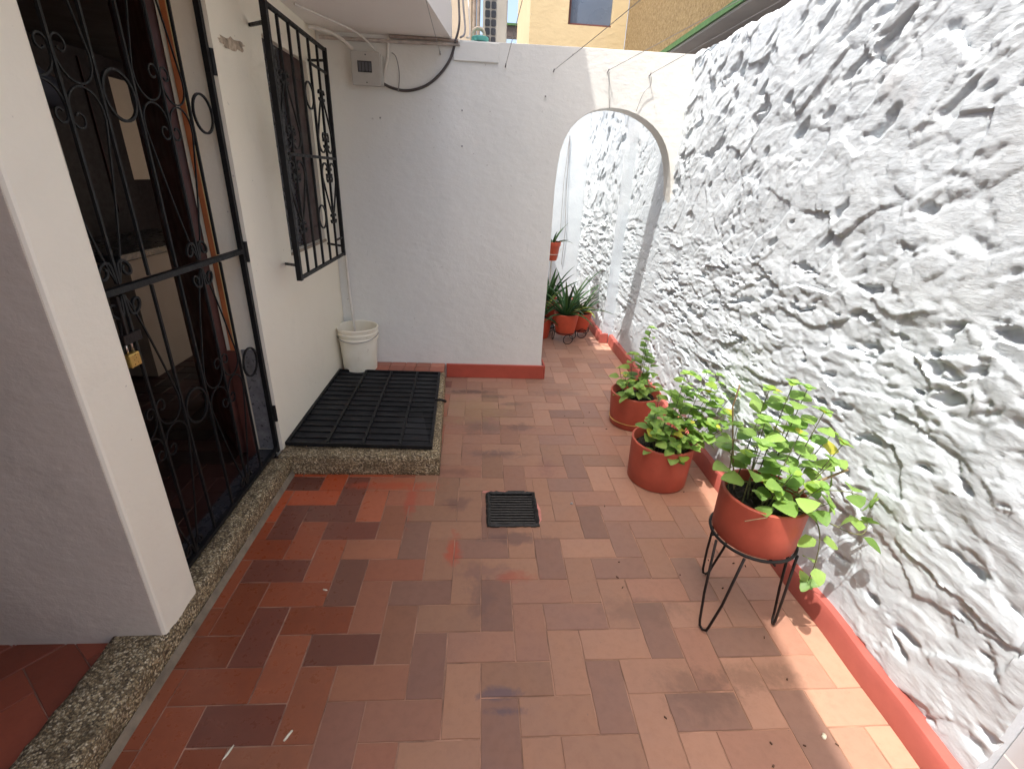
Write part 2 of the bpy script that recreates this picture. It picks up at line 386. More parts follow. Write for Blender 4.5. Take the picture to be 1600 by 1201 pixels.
# ------------------------------------------------------------------ floor (herringbone of 12 x 24 cm tiles)
GX, GY, U = 0.026, 1.574, 0.12
def sub_rect(r, h):
    x0,x1,y0,y1 = r; a,b,c_,d = h
    if x1 <= a or x0 >= b or y1 <= c_ or y0 >= d: return [r]
    out = []
    if x0 < a: out.append((x0, a, y0, y1))
    if x1 > b: out.append((b, x1, y0, y1))
    xa, xb = max(x0, a), min(x1, b)
    if y0 < c_: out.append((xa, xb, y0, c_))
    if y1 > d: out.append((xa, xb, d, y1))
    return out
DR = (0.053, 0.303, 1.776, 2.038)                        # drain hole
DARK = {(-8,0,'H'),(-5,0,'V'),(-7,2,'V'),(-5,3,'H'),(-2,3,'V'),(-7,5,'H'),(-4,5,'V'),(2,2,'H'),(3,4,'V'),(2,-1,'V'),(4,0,'H'),(5,2,'V'),(0,5,'V'),(0,1,'V'),
        (-3,1,'H'),(4,-3,'V'),(3,-5,'H'),(6,-2,'H'),(4,-12,'H'),(6,-6,'V'),(7,-9,'H'),(6,-13,'V'),(9,1,'H'),(8,5,'V'),(-6,-2,'H'),(-8,-3,'V'),(-6,-5,'V'),(-9,-5,'H'),(5,5,'H'),(7,3,'H'),(7,0,'V'),(-1,-1,'H'),(-3,-2,'V')}
def tiles(mb, x0, x1, y0, y1, z, xf=None, hole=None, colour=None, dark=DARK, pdark=.06):
    i0, i1 = int((x0-GX)/U)-4, int((x1-GX)/U)+4; j0, j1 = int((GY-y1)/U)-4, int((GY-y0)/U)+4
    rr = random.Random(5)
    for i in range(i0, i1):
        for j in range(j0, j1):
            d = (i-j) % 4
            if d == 0: w, h, k = 2, 1, 'H'
            elif d == 3: w, h, k = 1, 2, 'V'
            else: continue
            a = rr.random(); v = rr.random(); v2 = rr.random(); g = .0009+.0008*rr.random(); dz = rr.uniform(-.0006, .0006)
            j4 = [rr.uniform(-.0012, .0012) for _ in range(8)]
            is_dark = (i, j, k) in dark or (a < pdark and not (-9 <= i <= 5 and 0 <= j <= 6))
            X0, X1 = GX+i*U+g, GX+(i+w)*U-g; Y1, Y0 = GY-j*U-g, GY-(j+h)*U+g
            X0, X1, Y0, Y1 = max(X0, x0), min(X1, x1), max(Y0, y0), min(Y1, y1)
            if X1-X0 < .006 or Y1-Y0 < .006: continue
            c = colour(.5*(X0+X1), .5*(Y0+Y1), is_dark, v, v2)
            rs = sub_rect((X0, X1, Y0, Y1), hole) if hole else [(X0, X1, Y0, Y1)]
            for (p, q, r_, s_) in rs:
                jj = j4 if (len(rs) == 1) else [0]*8
                e = .0016; zt = z+dz
                vo = [(p+jj[0],r_+jj[1],z-.0035),(q+jj[2],r_+jj[3],z-.0035),(q+jj[4],s_+jj[5],z-.0035),(p+jj[6],s_+jj[7],z-.0035)]
                vi = [(vo[0][0]+e,vo[0][1]+e,zt),(vo[1][0]-e,vo[1][1]+e,zt),(vo[2][0]-e,vo[2][1]-e,zt),(vo[3][0]+e,vo[3][1]-e,zt)]
                V = vo+vi
                if xf: V = [xf(*t_) for t_ in V]
                mb.add(V, [(4,5,6,7),(0,1,5,4),(1,2,6,5),(2,3,7,6),(3,0,4,7)], c)
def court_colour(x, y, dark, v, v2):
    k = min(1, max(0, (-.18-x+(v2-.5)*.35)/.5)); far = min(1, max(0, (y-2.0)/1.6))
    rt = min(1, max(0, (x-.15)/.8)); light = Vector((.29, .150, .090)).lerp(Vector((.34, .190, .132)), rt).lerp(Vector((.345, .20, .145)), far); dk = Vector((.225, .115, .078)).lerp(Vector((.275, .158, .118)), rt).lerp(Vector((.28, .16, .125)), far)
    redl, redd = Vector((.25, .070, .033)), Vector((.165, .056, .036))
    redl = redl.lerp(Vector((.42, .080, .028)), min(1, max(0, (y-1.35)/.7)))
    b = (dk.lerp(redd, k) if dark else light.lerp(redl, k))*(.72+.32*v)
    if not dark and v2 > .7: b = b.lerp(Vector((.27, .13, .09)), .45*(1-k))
    b = b*(1+.22*min(1, max(0, (x-1.02)/.12)))  # tiles by the right wall lightened; sunlit strip's brightness put into their colour
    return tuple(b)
mb = MB()
for r_ in sub_rect((-1.15, 1.36, -3.5, 8.0), DR): mb.box(r_[0], r_[1], r_[2], r_[3], -.10, -.0022)
fl = struct(mb.build('courtyard_floor', 'grout'))
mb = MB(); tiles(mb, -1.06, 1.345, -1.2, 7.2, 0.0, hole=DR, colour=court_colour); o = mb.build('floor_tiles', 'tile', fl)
mb = MB(); mb.box(-60, 60, -60, 60, -.32, -.30); gr = struct(mb.build('ground', 'grey_soffit'))

# ------------------------------------------------------------------ house on the left
house = thing('house', 'white plastered house along the left side, with barred door, barred window and overhanging upper storey', 'house')
XW, XI = -1.05, -1.235
mb = MB(); TOP = 2.29
mb.box(XI, XW, 1.315, 2.255, 2.22, TOP)                   # over the door
mb.box(XI, XW, 2.255, 2.745, .0, TOP)
mb.box(XI, XW, 2.745, 3.36, .0, 1.085); mb.box(XI, XW, 2.745, 3.36, 2.085, TOP)
mb.box(XI, XW, 3.36, 3.60, .0, TOP)
mb.box(XI, XW, -3.4, -.25, .0, TOP)
mb.build('wall', 'left_wall', house)
mb = MB(); mb.box(-4.2, -1.0, 1.135, 1.315, .0, TOP); pr_ = mb.build('pier', 'left_wall', house, bevel=.010)
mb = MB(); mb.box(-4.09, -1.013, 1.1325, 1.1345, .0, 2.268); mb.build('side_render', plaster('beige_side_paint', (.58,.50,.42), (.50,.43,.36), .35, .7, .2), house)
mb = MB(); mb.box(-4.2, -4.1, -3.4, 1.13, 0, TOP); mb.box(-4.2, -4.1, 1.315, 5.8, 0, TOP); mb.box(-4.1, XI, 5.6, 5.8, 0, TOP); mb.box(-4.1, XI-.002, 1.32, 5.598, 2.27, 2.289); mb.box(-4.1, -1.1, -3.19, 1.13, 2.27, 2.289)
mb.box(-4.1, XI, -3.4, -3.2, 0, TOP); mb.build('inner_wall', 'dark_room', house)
def ex(y): return -.171+.11*(y-3.955)                     # edge line of the overhang
mb = MB(); mb.prism([(-4.2,-3.4),(ex(-3.4),-3.4),(ex(3.60),3.60),(XI,3.60),(XI,5.8),(-4.2,5.8)], TOP+.002, 2.46); mb.build('soffit', 'soffit', house)
mb = MB(); ZT = 4.86
mb.prism([(-4.2,-3.4),(ex(-3.4)-.002,-3.4),(ex(3.05)-.002,3.05),(-1.2,3.05),(-4.2,3.05)], 3.0, ZT); mb.prism([(-4.2,-3.4),(ex(-3.4)-.002,-3.4),(ex(3.595)-.002,3.595),(-1.2,3.595),(-1.2,5.8),(-4.2,5.8)], 2.4602, 2.9998); mb.build('upper_wall', 'soffit', house)
def bisect(o, ymax):
    bm = bmesh.new(); bm.from_mesh(o.data)
    for co, no in (((-1.03,0,0),(1,0,0)), ((0,ymax,0),(0,1,0))):
        bmesh.ops.bisect_plane(bm, geom=bm.verts[:]+bm.edges[:]+bm.faces[:], plane_co=co, plane_no=no, clear_outer=True)
    bm.to_mesh(o.data); bm.free(); return o
# inside floors
def xf_rot(cx, cy, an):
    ca, sa = math.cos(an), math.sin(an)
    return lambda x, y, z: (cx+(x*ca-y*sa), cy+(x*sa+y*ca), z)
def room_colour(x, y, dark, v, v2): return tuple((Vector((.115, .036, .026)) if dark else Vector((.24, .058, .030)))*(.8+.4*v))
mb = MB(); mb.box(-4.1, -1.14, -3.2, 1.15, -.1, .0745); mb.box(-4.1, -1.14, 1.30, 5.6, -.1, .0745)
inf = struct(mb.build('interior_floor', 'grout'))
def clipped(mb, xr, yr, xf):
    tmp = MB(); tiles(tmp, -3.0, 3.0, -3.0, 3.0, .078, colour=room_colour, xf=xf, dark=set(), pdark=.3)
    n = 8
    for k in range(0, len(tmp.f), 5):
        ids = sorted({i for f in tmp.f[k:k+5] for i in f}); vs = [tmp.v[i] for i in ids]
        if all(xr[0] < v[0] < xr[1] and yr[0] < v[1] < yr[1] for v in vs):
            mp_ = {a: b for b, a in enumerate(ids)}
            mb.add(vs, [tuple(mp_[i] for i in f) for f in tmp.f[k:k+5]], tmp.c[k])
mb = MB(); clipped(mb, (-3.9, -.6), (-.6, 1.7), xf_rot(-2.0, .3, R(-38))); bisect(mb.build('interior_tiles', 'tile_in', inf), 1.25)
room_colour = lambda x, y, dark, v, v2: tuple((Vector((.018, .008, .006)) if dark else Vector((.035, .011, .008)))*(.8+.4*v))  # near-black tiles here; the gloom behind the gate is put into their colour
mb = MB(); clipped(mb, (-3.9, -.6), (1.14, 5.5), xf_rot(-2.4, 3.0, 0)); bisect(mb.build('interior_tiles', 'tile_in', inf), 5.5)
# counter and panels in the room behind the gate
ct = thing('kitchen_counter', 'beige counter with dark worktop inside the dim room behind the barred gate', 'counter')
mb = MB(); mb.box(-2.92, -2.32, 3.29, 4.6, .082, .90); mb.build('base', 'beige', ct)
mb = MB(); mb.box(-2.95, -2.30, 3.20, 4.62, .902, .95); mb.build('worktop', 'dark_plastic', ct, bevel=.006)
cb = thing('wall_cabinet', 'dark brown cabinet wall with a pale beige panel inside the room behind the gate', 'cabinet')
mb = MB(); mb.box(-3.3, -3.06, 1.8, 4.70, .10, 2.26); mb.box(-3.3, -3.10, 4.702, 5.59, .10, 1.34); mb.box(-3.3, -3.10, 4.702, 5.59, 2.13, 2.26); mb.build('door_panels', simple('dark_cabinet', (.018, .010, .009), .6), cb)
mb = MB(); mb.box(-3.19, -3.101, 4.705, 5.58, 1.345, 2.125); mb.build('pale_panel', 'beige_panel', cb)
for y in (2.6, 3.2, 3.8, 4.4):
    mb = MB(); mb.box(-3.058, -3.045, y-.006, y+.006, 1.1, 2.2); mb.build('trim', 'brown_shutter', cb)
mb = MB(); mb.box(-3.058, -3.03, 3.95, 3.97, 1.4, 1.75); mb.build('handle', 'meter', cb)
# folded cloth on hanging hook inside
mb = MB(); pts = []
for i in range(9):
    a = i/8; pts.append((-2.0-.02*math.sin(a*9), 2.48+.26*a, 1.86-.10*a+.025*math.sin(a*7)))
mb.tube(pts, [.02,.055,.06,.05,.058,.05,.055,.045,.015], 10); 
fc = tag(mb.build('folded_cloth', 'cloth', smooth='all'), 'slate blue cloth hung up inside the dim room, behind the top of the gate', 'cloth')
for (y, z) in ((2.48, 1.86), (2.74, 1.77)):
    mb = MB(); mb.tube([(-2.0,y,z),(-2.0,y,2.268)], .004, 6); mb.build('hanging_loop', 'cable', fc)
# door frame and open leaf
mb = MB(); mb.box(-1.214, -1.190, 2.243, 2.253, .685, 2.20); mb.build('door_frame', 'orange_wood', house, bevel=.003)
mb = MB(); mb.box(-1.1895, -1.182, 2.243, 2.2535, .685, 2.20); mb.build('door_frame_bead', simple('cream_bead', (.62,.47,.22), .5), house)
mb = MB(); mb.box(-1.232, -1.188, 2.240, 2.253, .08, .684); mb.build('door_frame', 'dark_wood', house)
L0 = Vector((-1.262, 2.262, 0)); L1 = Vector((-1.80, 2.93, 0)); dv = (L1-L0).normalized(); nv = Vector((-dv.y, dv.x, 0))*.02
leaf = mb = MB(); mb.prism([tuple((L0+nv)[:2]), tuple((L1+nv)[:2]), tuple((L1-nv)[:2]), tuple((L0-nv)[:2])], .09, 2.2); lf = mb.build('door_leaf', 'dark_wood', house, bevel=.003)
mb = MB()
for z0, z1 in ((.25, .95), (1.1, 1.6), (1.7, 2.1)):
    a = L0+dv*.12-nv*1.0; b = L0+dv*.72-nv*1.0; q = nv*.25
    loop = [Vector((a.x,a.y,z0)),Vector((b.x,b.y,z0)),Vector((b.x,b.y,z1)),Vector((a.x,a.y,z1))]
    mb.tube(loop, .008, 6, closed=True)
mb.build('moulding', 'dark_wood', lf)
mb = MB(); mb.box(-1.165, -1.075, 2.246, 2.2545, .13, .69); mb.build('kick_plate', 'steel_grey', house)
mb = MB(); mb.box(-1.175, -1.088, 1.318, 2.253, .08, .121); mb.build('threshold', 'dark_plastic', house)
# window: recess, shutter leaves
mb = MB(); mb.box(-1.11, -1.082, 2.746, 3.03, 1.086, 2.084); w1 = mb.build('window_shutter', 'dark_plastic', house)
mb = MB(); mb.box(-1.11, -1.078, 3.034, 3.359, 1.086, 2.084); w2 = mb.build('window_shutter', 'brown_shutter', house)
mb = MB()
for z in (1.15, 1.58, 2.0): mb.box(-1.0775, -1.070, 3.057, 3.35, z-.02, z+.02)
mb.box(-1.0775, -1.068, 3.036, 3.055, 1.09, 2.08); mb.build('shutter_batten', 'brown_shutter', w2)
mb = MB(); mb.box(-1.075, -1.042, 2.74, 3.365, 1.070, 1.0845); mb.build('window_sill', simple('worn_sill', (.34,.27,.20), .7), house)
mb = MB(); mb.tube([(-1.08,2.84,1.90),(-1.05,2.84,1.90),(-1.05,2.84,1.87)], .006, 6); mb.build('window_catch', 'chrome', house)
mb = MB(); mb.tube([(-1.08,2.88,1.50),(-1.06,2.88,1.50)], .010, 8); mb.build('window_catch', 'chrome', house)
# hole patch on the wall
mb = MB(); vs = []; n = 26
rr = random.Random(3)
ring = []
for k in range(n):
    a = 2*math.pi*k/n; r_ = 1+rr.uniform(-.28, .28); ring.append((-1.0478, 2.43+.115*math.cos(a)*r_, 1.975+.022*math.sin(a)*r_+.012*math.cos(a)))
mb.add([(-1.0462, 2.43, 1.975)]+ring, [(0, (k+1)%n+1, k+1) for k in range(n)])
mb.build('chipped_patch', simple('chipped_render', (.42,.34,.25), .95, 0, .5, 30, .8, 60), house)

# threshold kerb and raised stone platform
def rough_block(name, poly, z0, z1, mat, parent=None, step=.02, amp=.004):
    """solid with a plan polygon (convex, ccw), sides and top jittered"""
    bm = bmesh.new(); vs = [bm.verts.new((p[0], p[1], z0)) for p in poly]; f = bm.faces.new(vs)
    r_ = bmesh.ops.extrude_face_region(bm, geom=[f]); up = [v for v in r_['geom'] if isinstance(v, bmesh.types.BMVert)]
    for v in up: v.co.z = z1
    bmesh.ops.recalc_face_normals(bm, faces=bm.faces)
    for _ in range(7):
        es = [e for e in bm.edges if e.calc_length() > step*1.9]
        if not es: break
        bmesh.ops.subdivide_edges(bm, edges=es, cuts=1, use_grid_fill=True)
    bmesh.ops.triangulate(bm, faces=[f for f in bm.faces if len(f.verts) > 4])
    bm.normal_update()
    q = random.Random(11)
    for v in bm.verts:
        if v.co.z > z0+.004:
            v.co += v.normal*q.uniform(-amp, amp*.6)
            if v.co.z > z1-.004 and abs(v.normal.z) < .95: v.co -= v.normal*.006
    me = bpy.data.meshes.new(name); bm.to_mesh(me); bm.free(); me.polygons.foreach_set('use_smooth', [True]*len(me.polygons))
    o = bpy.data.objects.new(name, me); col.objects.link(o); me.materials.append(M[mat])
    if parent: o.parent = parent
    return o
k1 = rough_block('threshold_kerb', [(-1.165,-1.5),(-.995,-1.5),(-.995,2.195),(-1.165,2.195)], -.01, .112, 'aggregate', amp=.004)
tag(k1, 'long low kerb of exposed gravel concrete under the gate and along the left wall', 'kerb')
mb = MB(); mb.add([(-.993,-1.5,.03),(-.980,-1.5,.001),(-.980,2.19,.001),(-.993,2.19,.03)], [(0,1,2,3)]); mb.build('cement_fillet', 'cement', k1)
pf = thing('raised_platform', 'raised square slab of exposed gravel concrete beneath the black grate', 'platform')
PY0, PY1 = 2.196, 3.40
rough_block('slab', [(-1.06,PY0),(-.205,PY0),(-.262,PY1),(-1.06,PY1)], -.01, .120, 'aggregate', pf)
mb = MB(); mb.box(-1.048, -.272, 3.405, 3.588, -.01, .108); mb.build('back_ledge', 'grout', pf)
mb = MB()
xs = [-1.045, -.93, -.82, -.70, -.585, -.50, -.385, -.275]
for i in range(7):
    mb.box(xs[i]+.002, xs[i+1]-.002, 3.407, 3.4985, .109, .1185, tuple(Vector((.36,.12,.075))*rnd.uniform(.8,1.2)))
    mb.box(xs[i]+.002, xs[i+1]-.002, 3.5015, 3.586, .109, .1185, tuple(Vector((.38,.15,.10))*rnd.uniform(.8,1.2)))
mb.build('ledge_tiles', 'tile_in', pf, bevel=.002)
# grate of iron with mesh
gt = thing('floor_grate', 'black iron grate with cross bars and mesh lying flat on the gravel platform', 'grate')
GC = [(-1.040,2.29),(-.258,2.262),(-.300,3.33),(-1.046,3.345)]
def gp(u, v, z):
    a = Vector(GC[0]).lerp(Vector(GC[1]), u); b = Vector(GC[3]).lerp(Vector(GC[2]), u); p = a.lerp(b, v); return (p.x, p.y, z)
mb = MB(); mb.tube([gp(0,0,.137),gp(1,0,.137),gp(1,1,.137),gp(0,1,.137)], .011, 4, closed=True); mb.build('frame', 'black', gt)
for u in (.27, .52, .78):
    mb = MB(); mb.tube([gp(u,.01,.139),gp(u,.99,.139)], .0085, 4); mb.build('long_bar', 'black', gt)
for i in range(1, 15):
    v = i/15; mb = MB(); mb.tube([gp(.01,v,.135),gp(.99,v,.135)], .0040, 4); mb.build('cross_bar', 'black', gt)
mb = MB(); mb.add([gp(0,0,.1295),gp(1,0,.1295),gp(1,1,.1295),gp(0,1,.1295)], [(0,1,2,3)])
mb.build('backing_sheet', 'shade_mesh', gt)
mb = MB()
for i in range(70):
    u = .80+.195*i/70; mb.tube([gp(u,.01,.1325),gp(u-.10,.42,.1325)], .0012, 4)
for i in range(30):
    v = i/29; mb.tube([gp(.80,v*.42,.1335),gp(.99,v*.42,.1335)], .0012, 4)
mb.build('fine_mesh', 'shade_mesh', gt)
mb = MB(); mb.tube([(-.285,2.84,.146),(-.25,2.84,.150),(-.228,2.845,.142),(-.222,2.86,.130),(-.235,2.875,.126)], .009, 8); mb.build('latch_hook', 'black', gt, smooth='all')
mb = MB(); mb.box(-.93, -.84, 2.268, 2.276, .1245, .130); mb.build('hinge_strip', 'chrome', gt)

# floor drain
dn = thing('floor_drain', 'small black rusty drain grating sunk in the tiled floor', 'drain')
mb = MB(); x0,x1,y0,y1 = DR
mb.box(x0+.001, x1-.001, y0+.001, y1-.001, -.09, -.06); mb.box(x0+.001,x0+.01,y0+.001,y1-.001,-.06,-.006); mb.box(x1-.01,x1-.001,y0+.001,y1-.001,-.06,-.006)
mb.box(x0+.0101,x1-.0101,y0+.001,y0+.01,-.06,-.006); mb.box(x0+.0101,x1-.0101,y1-.01,y1-.001,-.06,-.006); mb.build('pit', 'grime', dn)
mb = MB(); lp = []
rr = random.Random(9)
def wob(a, b, n): return [Vector(a).lerp(Vector(b), i/n)+Vector((rr.uniform(-.002,.002), rr.uniform(-.002,.002), 0)) for i in range(n)]
A, B, C_, D = (x0+.006,y0+.006,.001),(x1-.006,y0+.006,.001),(x1-.006,y1-.006,.001),(x0+.006,y1-.006,.001)
lp = wob(A,B,16)+wob(B,C_,14)+wob(C_,D,16)+wob(D,A,14)
mb.tube(lp, [.0115+rr.uniform(-.003,.003) for _ in lp], 6, closed=True); mb.build('frame', 'grime', dn)
for i in range(11):
    y = y0+.03+i*(y1-y0-.06)/10; mb = MB(); mb.tube([(x0+.012+(x1-x0-.024)*k/8, y+rr.uniform(-.001,.001), -.002) for k in range(9)], .0052, 6); mb.build('bar', 'drain_bar', dn)
mb = MB(); mb.box(x0+.11, x0+.20, y1-.004, y1+.012, -.002, .006); mb.build('lug', 'grime', dn)
mb = MB()
pm = [(x1+.001,y0+.02),(x1+.016,y0+.05),(x1+.020,y0+.12),(x1+.010,y0+.17),(x1+.001,y0+.20)]
mb.prism(pm, -.001, .0022); mb.build('mortar_rim', 'pink_mortar', dn)
mb = MB(); mb.prism([(x0-.024,y1-.002),(x0-.02,y1+.014),(x0+.10,y1+.013),(x0+.10,y1+.0005),(x0,y1+.0005)], -.001, .0024); mb.build('mortar_rim', 'pink_mortar', dn)

# ------------------------------------------------------------------ end wall with arch
Y0, Y1 = 3.59, 3.735
aw = thing('arched_wall', 'white plastered cross wall with an arched opening at its right end, lit only in its top right corner', 'wall')
arch = [(.525,-.01),(.506,.177),(.505,.5),(.509,.805),(.511,1.089),(.509,1.44),(.517,1.60),(.53,1.70),(.556,1.785),(.592,1.848),(.634,1.892),(.678,1.925),(.725,1.950),(.785,1.967),(.848,1.976),(.90,1.974),
        (.958,1.967),(1.01,1.953),(1.062,1.934),(1.107,1.912),(1.15,1.885),(1.19,1.854),(1.228,1.815),(1.26,1.77),(1.287,1.719),(1.31,1.655),(1.33,1.58),(1.345,1.50),(1.358,1.40),(1.37,1.2),(1.375,-.01)]
bm = bmesh.new()
outer = [(-1.049,-.01)]+[(x, z) for x, z in arch]+[(1.40,-.01),(1.40,2.305),(1.15,2.304),(.9,2.302),(.6,2.301),(.3,2.298),(.05,2.295),(-.2,2.2945),(-.21,2.2915),(-1.049,2.2915)]
vs = [bm.verts.new((x, Y0, z)) for x, z in outer]; f = bm.faces.new(vs)
r_ = bmesh.ops.extrude_face_region(bm, geom=[f])
for v in r_['geom']:
    if isinstance(v, bmesh.types.BMVert): v.co.y = Y1
bmesh.ops.recalc_face_normals(bm, faces=bm.faces); bmesh.ops.triangulate(bm, faces=[f for f in bm.faces if len(f.verts) > 4])
me = bpy.data.meshes.new('wall'); bm.to_mesh(me); bm.free(); o = bpy.data.objects.new('wall', me); col.objects.link(o); me.materials.append(M['end_wall']); o.parent = aw
bv = o.modifiers.new('b', 'BEVEL'); bv.width = .008; bv.segments = 3; bv.limit_method = 'ANGLE'; bv.angle_limit = R(50)
mb = MB(); mb.box(-.265, .528, 3.573, 3.5895, .001, .118); mb.box(.5282, .541, 3.573, Y1, .001, .118); mb.build('skirting', 'red_skirt', aw, bevel=.004)
mb = MB()   # old mortar ledge patch high on the wall
mb.box(-.20, .085, 3.5775, 3.5895, 2.182, 2.288); mb.build('patch', 'end_wall', aw, bevel=.004)

# ------------------------------------------------------------------ right boundary wall
rw = thing('rough_wall', 'sunlit white wall of lumpy rough plaster along the whole right side', 'wall')
rough_wall('plaster_face', 1.352, .665, 4.60, 2.315, .0066, 1.56, 1.0, rw)
# coral skirting with a chamfered top, slightly wavy
def skirt(name, pts, parent, mat='coral_skirt', h=.098, t=.036):
    mb = MB(); prof = [(0,.001),(0,h*.80),(t*.25,h*.97),(t*1.6,h*1.02)]
    vs = []
    for (x, y, nx, ny) in pts:
        w = .003*math.sin(y*7)+.002*math.sin(y*17)
        for a, z in prof: vs.append((x+nx*(a+w), y+ny*(a+w), z+(w if z > .01 else 0)))
    n = len(prof); fs = [(i*n+k, (i+1)*n+k, (i+1)*n+k+1, i*n+k+1) for i in range(len(pts)-1) for k in range(n-1)]
    mb.add(vs, fs); o = mb.build(name, mat, parent, smooth=True); return o
ys = [.662+i*.05 for i in range(int((4.545-.662)/.05)+1)]+[4.545]
skirt('skirting', [(1.312, y, 1, 0) for y in ys], rw)
pw = thing('passage_wall', 'sunlit rough white wall that steps inward beyond the arch', 'wall')
rough_wall('plaster_face', 1.262, 4.59, 6.25, 2.315, .012, 1.56, 1.05, pw)
nz_ = 150; mb = MB(); vs = []
for i in range(nz_+1):
    z = 2.30*i/nz_
    for k, x in enumerate((1.250, 1.275, 1.30, 1.325, 1.36)):
        vs.append((x, 4.576+.022*float(fbm(np.array([z*6.0+k*.35]), np.array([k*.6]), 61, 4)[0]), z))
mb.add(vs, [(i*5+k, i*5+k+1, (i+1)*5+k+1, (i+1)*5+k) for i in range(nz_) for k in range(4)]); mb.build('pier_face', 'rough', pw, smooth='all')
mb = MB(); mb.box(1.226, 1.3125, 4.548, 4.5745, .001, .1); mb.build('skirting', 'coral_skirt', pw, bevel=.006)
skirt('skirting', [(1.226, 4.548+i*.05, 1, 0) for i in range(34)], pw)
bw = thing('passage_end_wall', 'bright white smooth wall closing the passage seen through the arch', 'wall')
mb = MB(); mb.box(.2, 1.60, 6.26, 6.42, 0, 2.32); mb.build('wall', 'rough', bw)
mb = MB(); mb.tube([(1.02,6.245,2.0),(1.03,6.235,1.4),(1.06,6.235,.9),(1.05,6.245,.5)], .004, 6); mb.tube([(1.02,6.245,2.0),(.99,6.235,1.5),(1.0,6.24,.9)], .003, 6)
tag(mb.build('wall_wire', 'greycable'), 'thin grey wires hanging down the bright wall beyond the arch', 'wire')
mb = MB(); mb.box(.14, .33, 3.74, 6.25, 0, 2.30); lw = mb.build('passage_side_wall', 'end_wall', bevel=.006)
tag(lw, 'low white wall on the left of the passage, hidden behind the arched wall', 'wall')
tw = thing('tiled_wall', 'smooth grey tiled wall beyond the end of the rough wall, in the bottom right corner', 'wall')
mb = MB(); mb.box(1.395, 1.56, -3.4, .663, 0, 2.31); mb.build('tile_face', 'wall_tiles', tw)
rwall = thing('unseen_rear_wall', 'unseen low white wall added behind the viewpoint for the light', 'wall')
mb = MB(); mb.box(-1.04, 1.56, -3.6, -3.42, 0, 1.2); mb.build('wall', 'end_wall', rwall)  # out of view; added for the light, kept low to let in more sky

# ------------------------------------------------------------------ neighbours
yb = thing('yellow_building', 'pale yellow building with a dark window, rising behind the arched wall', 'building')
YY = 7.7
mb = MB(); mb.box(.585, 1.10, YY, YY+3, 0, 4.9); mb.box(1.6995, 1.90, YY, YY+3, 0, 4.9); mb.box(1.10, 1.6995, YY, YY+3, 0, 3.43); mb.box(1.10, 1.6995, YY, YY+3, 4.5, 4.9); mb.build('wall', 'yellow', yb)
w = mb = MB(); mb.box(1.102, 1.6975, YY+.10, YY+.12, 3.432, 4.498); wi = mb.build('window', 'curtain', yb)
mb = MB(); mb.box(1.102, 1.135, YY+.05, YY+.0995, 3.432, 4.498); mb.box(1.135, 1.6975, YY+.05, YY+.0995, 3.432, 3.46); mb.build('frame', 'dark_wood', wi)
ob = thing('ochre_building', 'ochre rough stucco upper storey with green edge, above the right wall', 'building')
mb = MB(); mb.box(1.905, 4.5, 1.2, YY, 2.835, 4.3); mb.build('wall', 'ochre', ob)
mb = MB(); mb.box(1.880, 1.9045, 1.2, YY-.005, 2.785, 2.83); mb.build('edge_trim', 'green', ob)
mb = MB(); mb.box(1.9055, 4.5, 1.2, YY-.005, 2.765, 2.834); mb.box(2.35, 4.5, 1.2, YY-.005, 0, 2.764); mb.build('underside', 'grey_soffit', ob)
fr = thing('roof_canopy', 'distant dark canopy roof with green edge, in the gap left of the yellow building', 'canopy')
mb = MB(); mb.box(.05, 1.6, 12, 12.25, 4.22, 4.40); mb.build('slab', simple('dark_canopy', (.07,.055,.05), .7), fr)
mb = MB(); mb.box(.05, 1.6, 11.97, 12.3, 4.402, 4.44); mb.build('edge_trim', 'green', fr)
for i, z in enumerate((4.62, 4.72)):
    mb = MB(); mb.tube([(-1,14,z+.1),(.4,14,z),(1.2,14,z-.02),(3,14,z)], .005, 5); tag(mb.build('power_line', 'greycable'), ['lower of the two thin power lines across the gap of sky', 'upper of the two thin power lines across the gap of sky'][i], 'power line', 'power lines in the sky gap')
# cream pier with pipes beyond the end wall
cp = mb = MB(); mb.box(-.32, -.098, 3.98, 4.25, 0, 4.4); tag(mb.build('masonry_pier', 'cream', bevel=.006), 'narrow cream plastered pier rising behind the end wall, left of the air conditioner', 'pier')
for i, (x, r_, lb) in enumerate(((-.080, .014, 'tan vertical pipe nearest the cream pier'), (-.052, .012, 'tan vertical pipe nearest the air conditioner'))):
    mb = MB(); mb.tube([(x,3.95,2.28),(x+.003,3.95,2.8),(x,3.95,3.4),(x,3.95,4.3)], r_, 10); tag(mb.build('vertical_pipe', simple('aged_pipe', (.30,.24,.19), .7, 0, .3, 20), smooth=True), lb, 'pipe', 'pipes beside the cream pier')
ac = thing('air_conditioner', 'beige outdoor air conditioner unit with side vents above the end wall', 'air conditioner')
mb = MB(); mb.box(-.022, .148, 4.02, 4.75, 2.36, 2.95); mb.build('casing', 'ac', ac, bevel=.008)
for r0 in range(11):
    for c0 in range(2):
        x = -.006+c0*.042; z = 2.375+r0*.050
        mb = MB(); w_, h_ = .034, .041; pts = []
        for (sx, sz) in ((1,1),(-1,1),(-1,-1),(1,-1)):
            for k in range(3):
                a = math.atan2(sz, sx)+(k-1)*R(40); pts.append((x+w_/2+sx*(w_/2-.008)+.008*math.cos(a), z+h_/2+sz*(h_/2-.008)+.008*math.sin(a)))
        n = len(pts); mb.add([(p[0],4.0165,p[1]) for p in pts]+[(p[0],4.0205,p[1]) for p in pts], [tuple(range(n))[::-1]]+[(i,(i+1)%n,(i+1)%n+n,i+n) for i in range(n)]); mb.build('vent_slot', 'dark_plastic', ac)
mb = MB(); mb.box(-.095,.16,4.05,4.08,2.32,2.358); mb.build('bracket', 'rusty_black', ac)
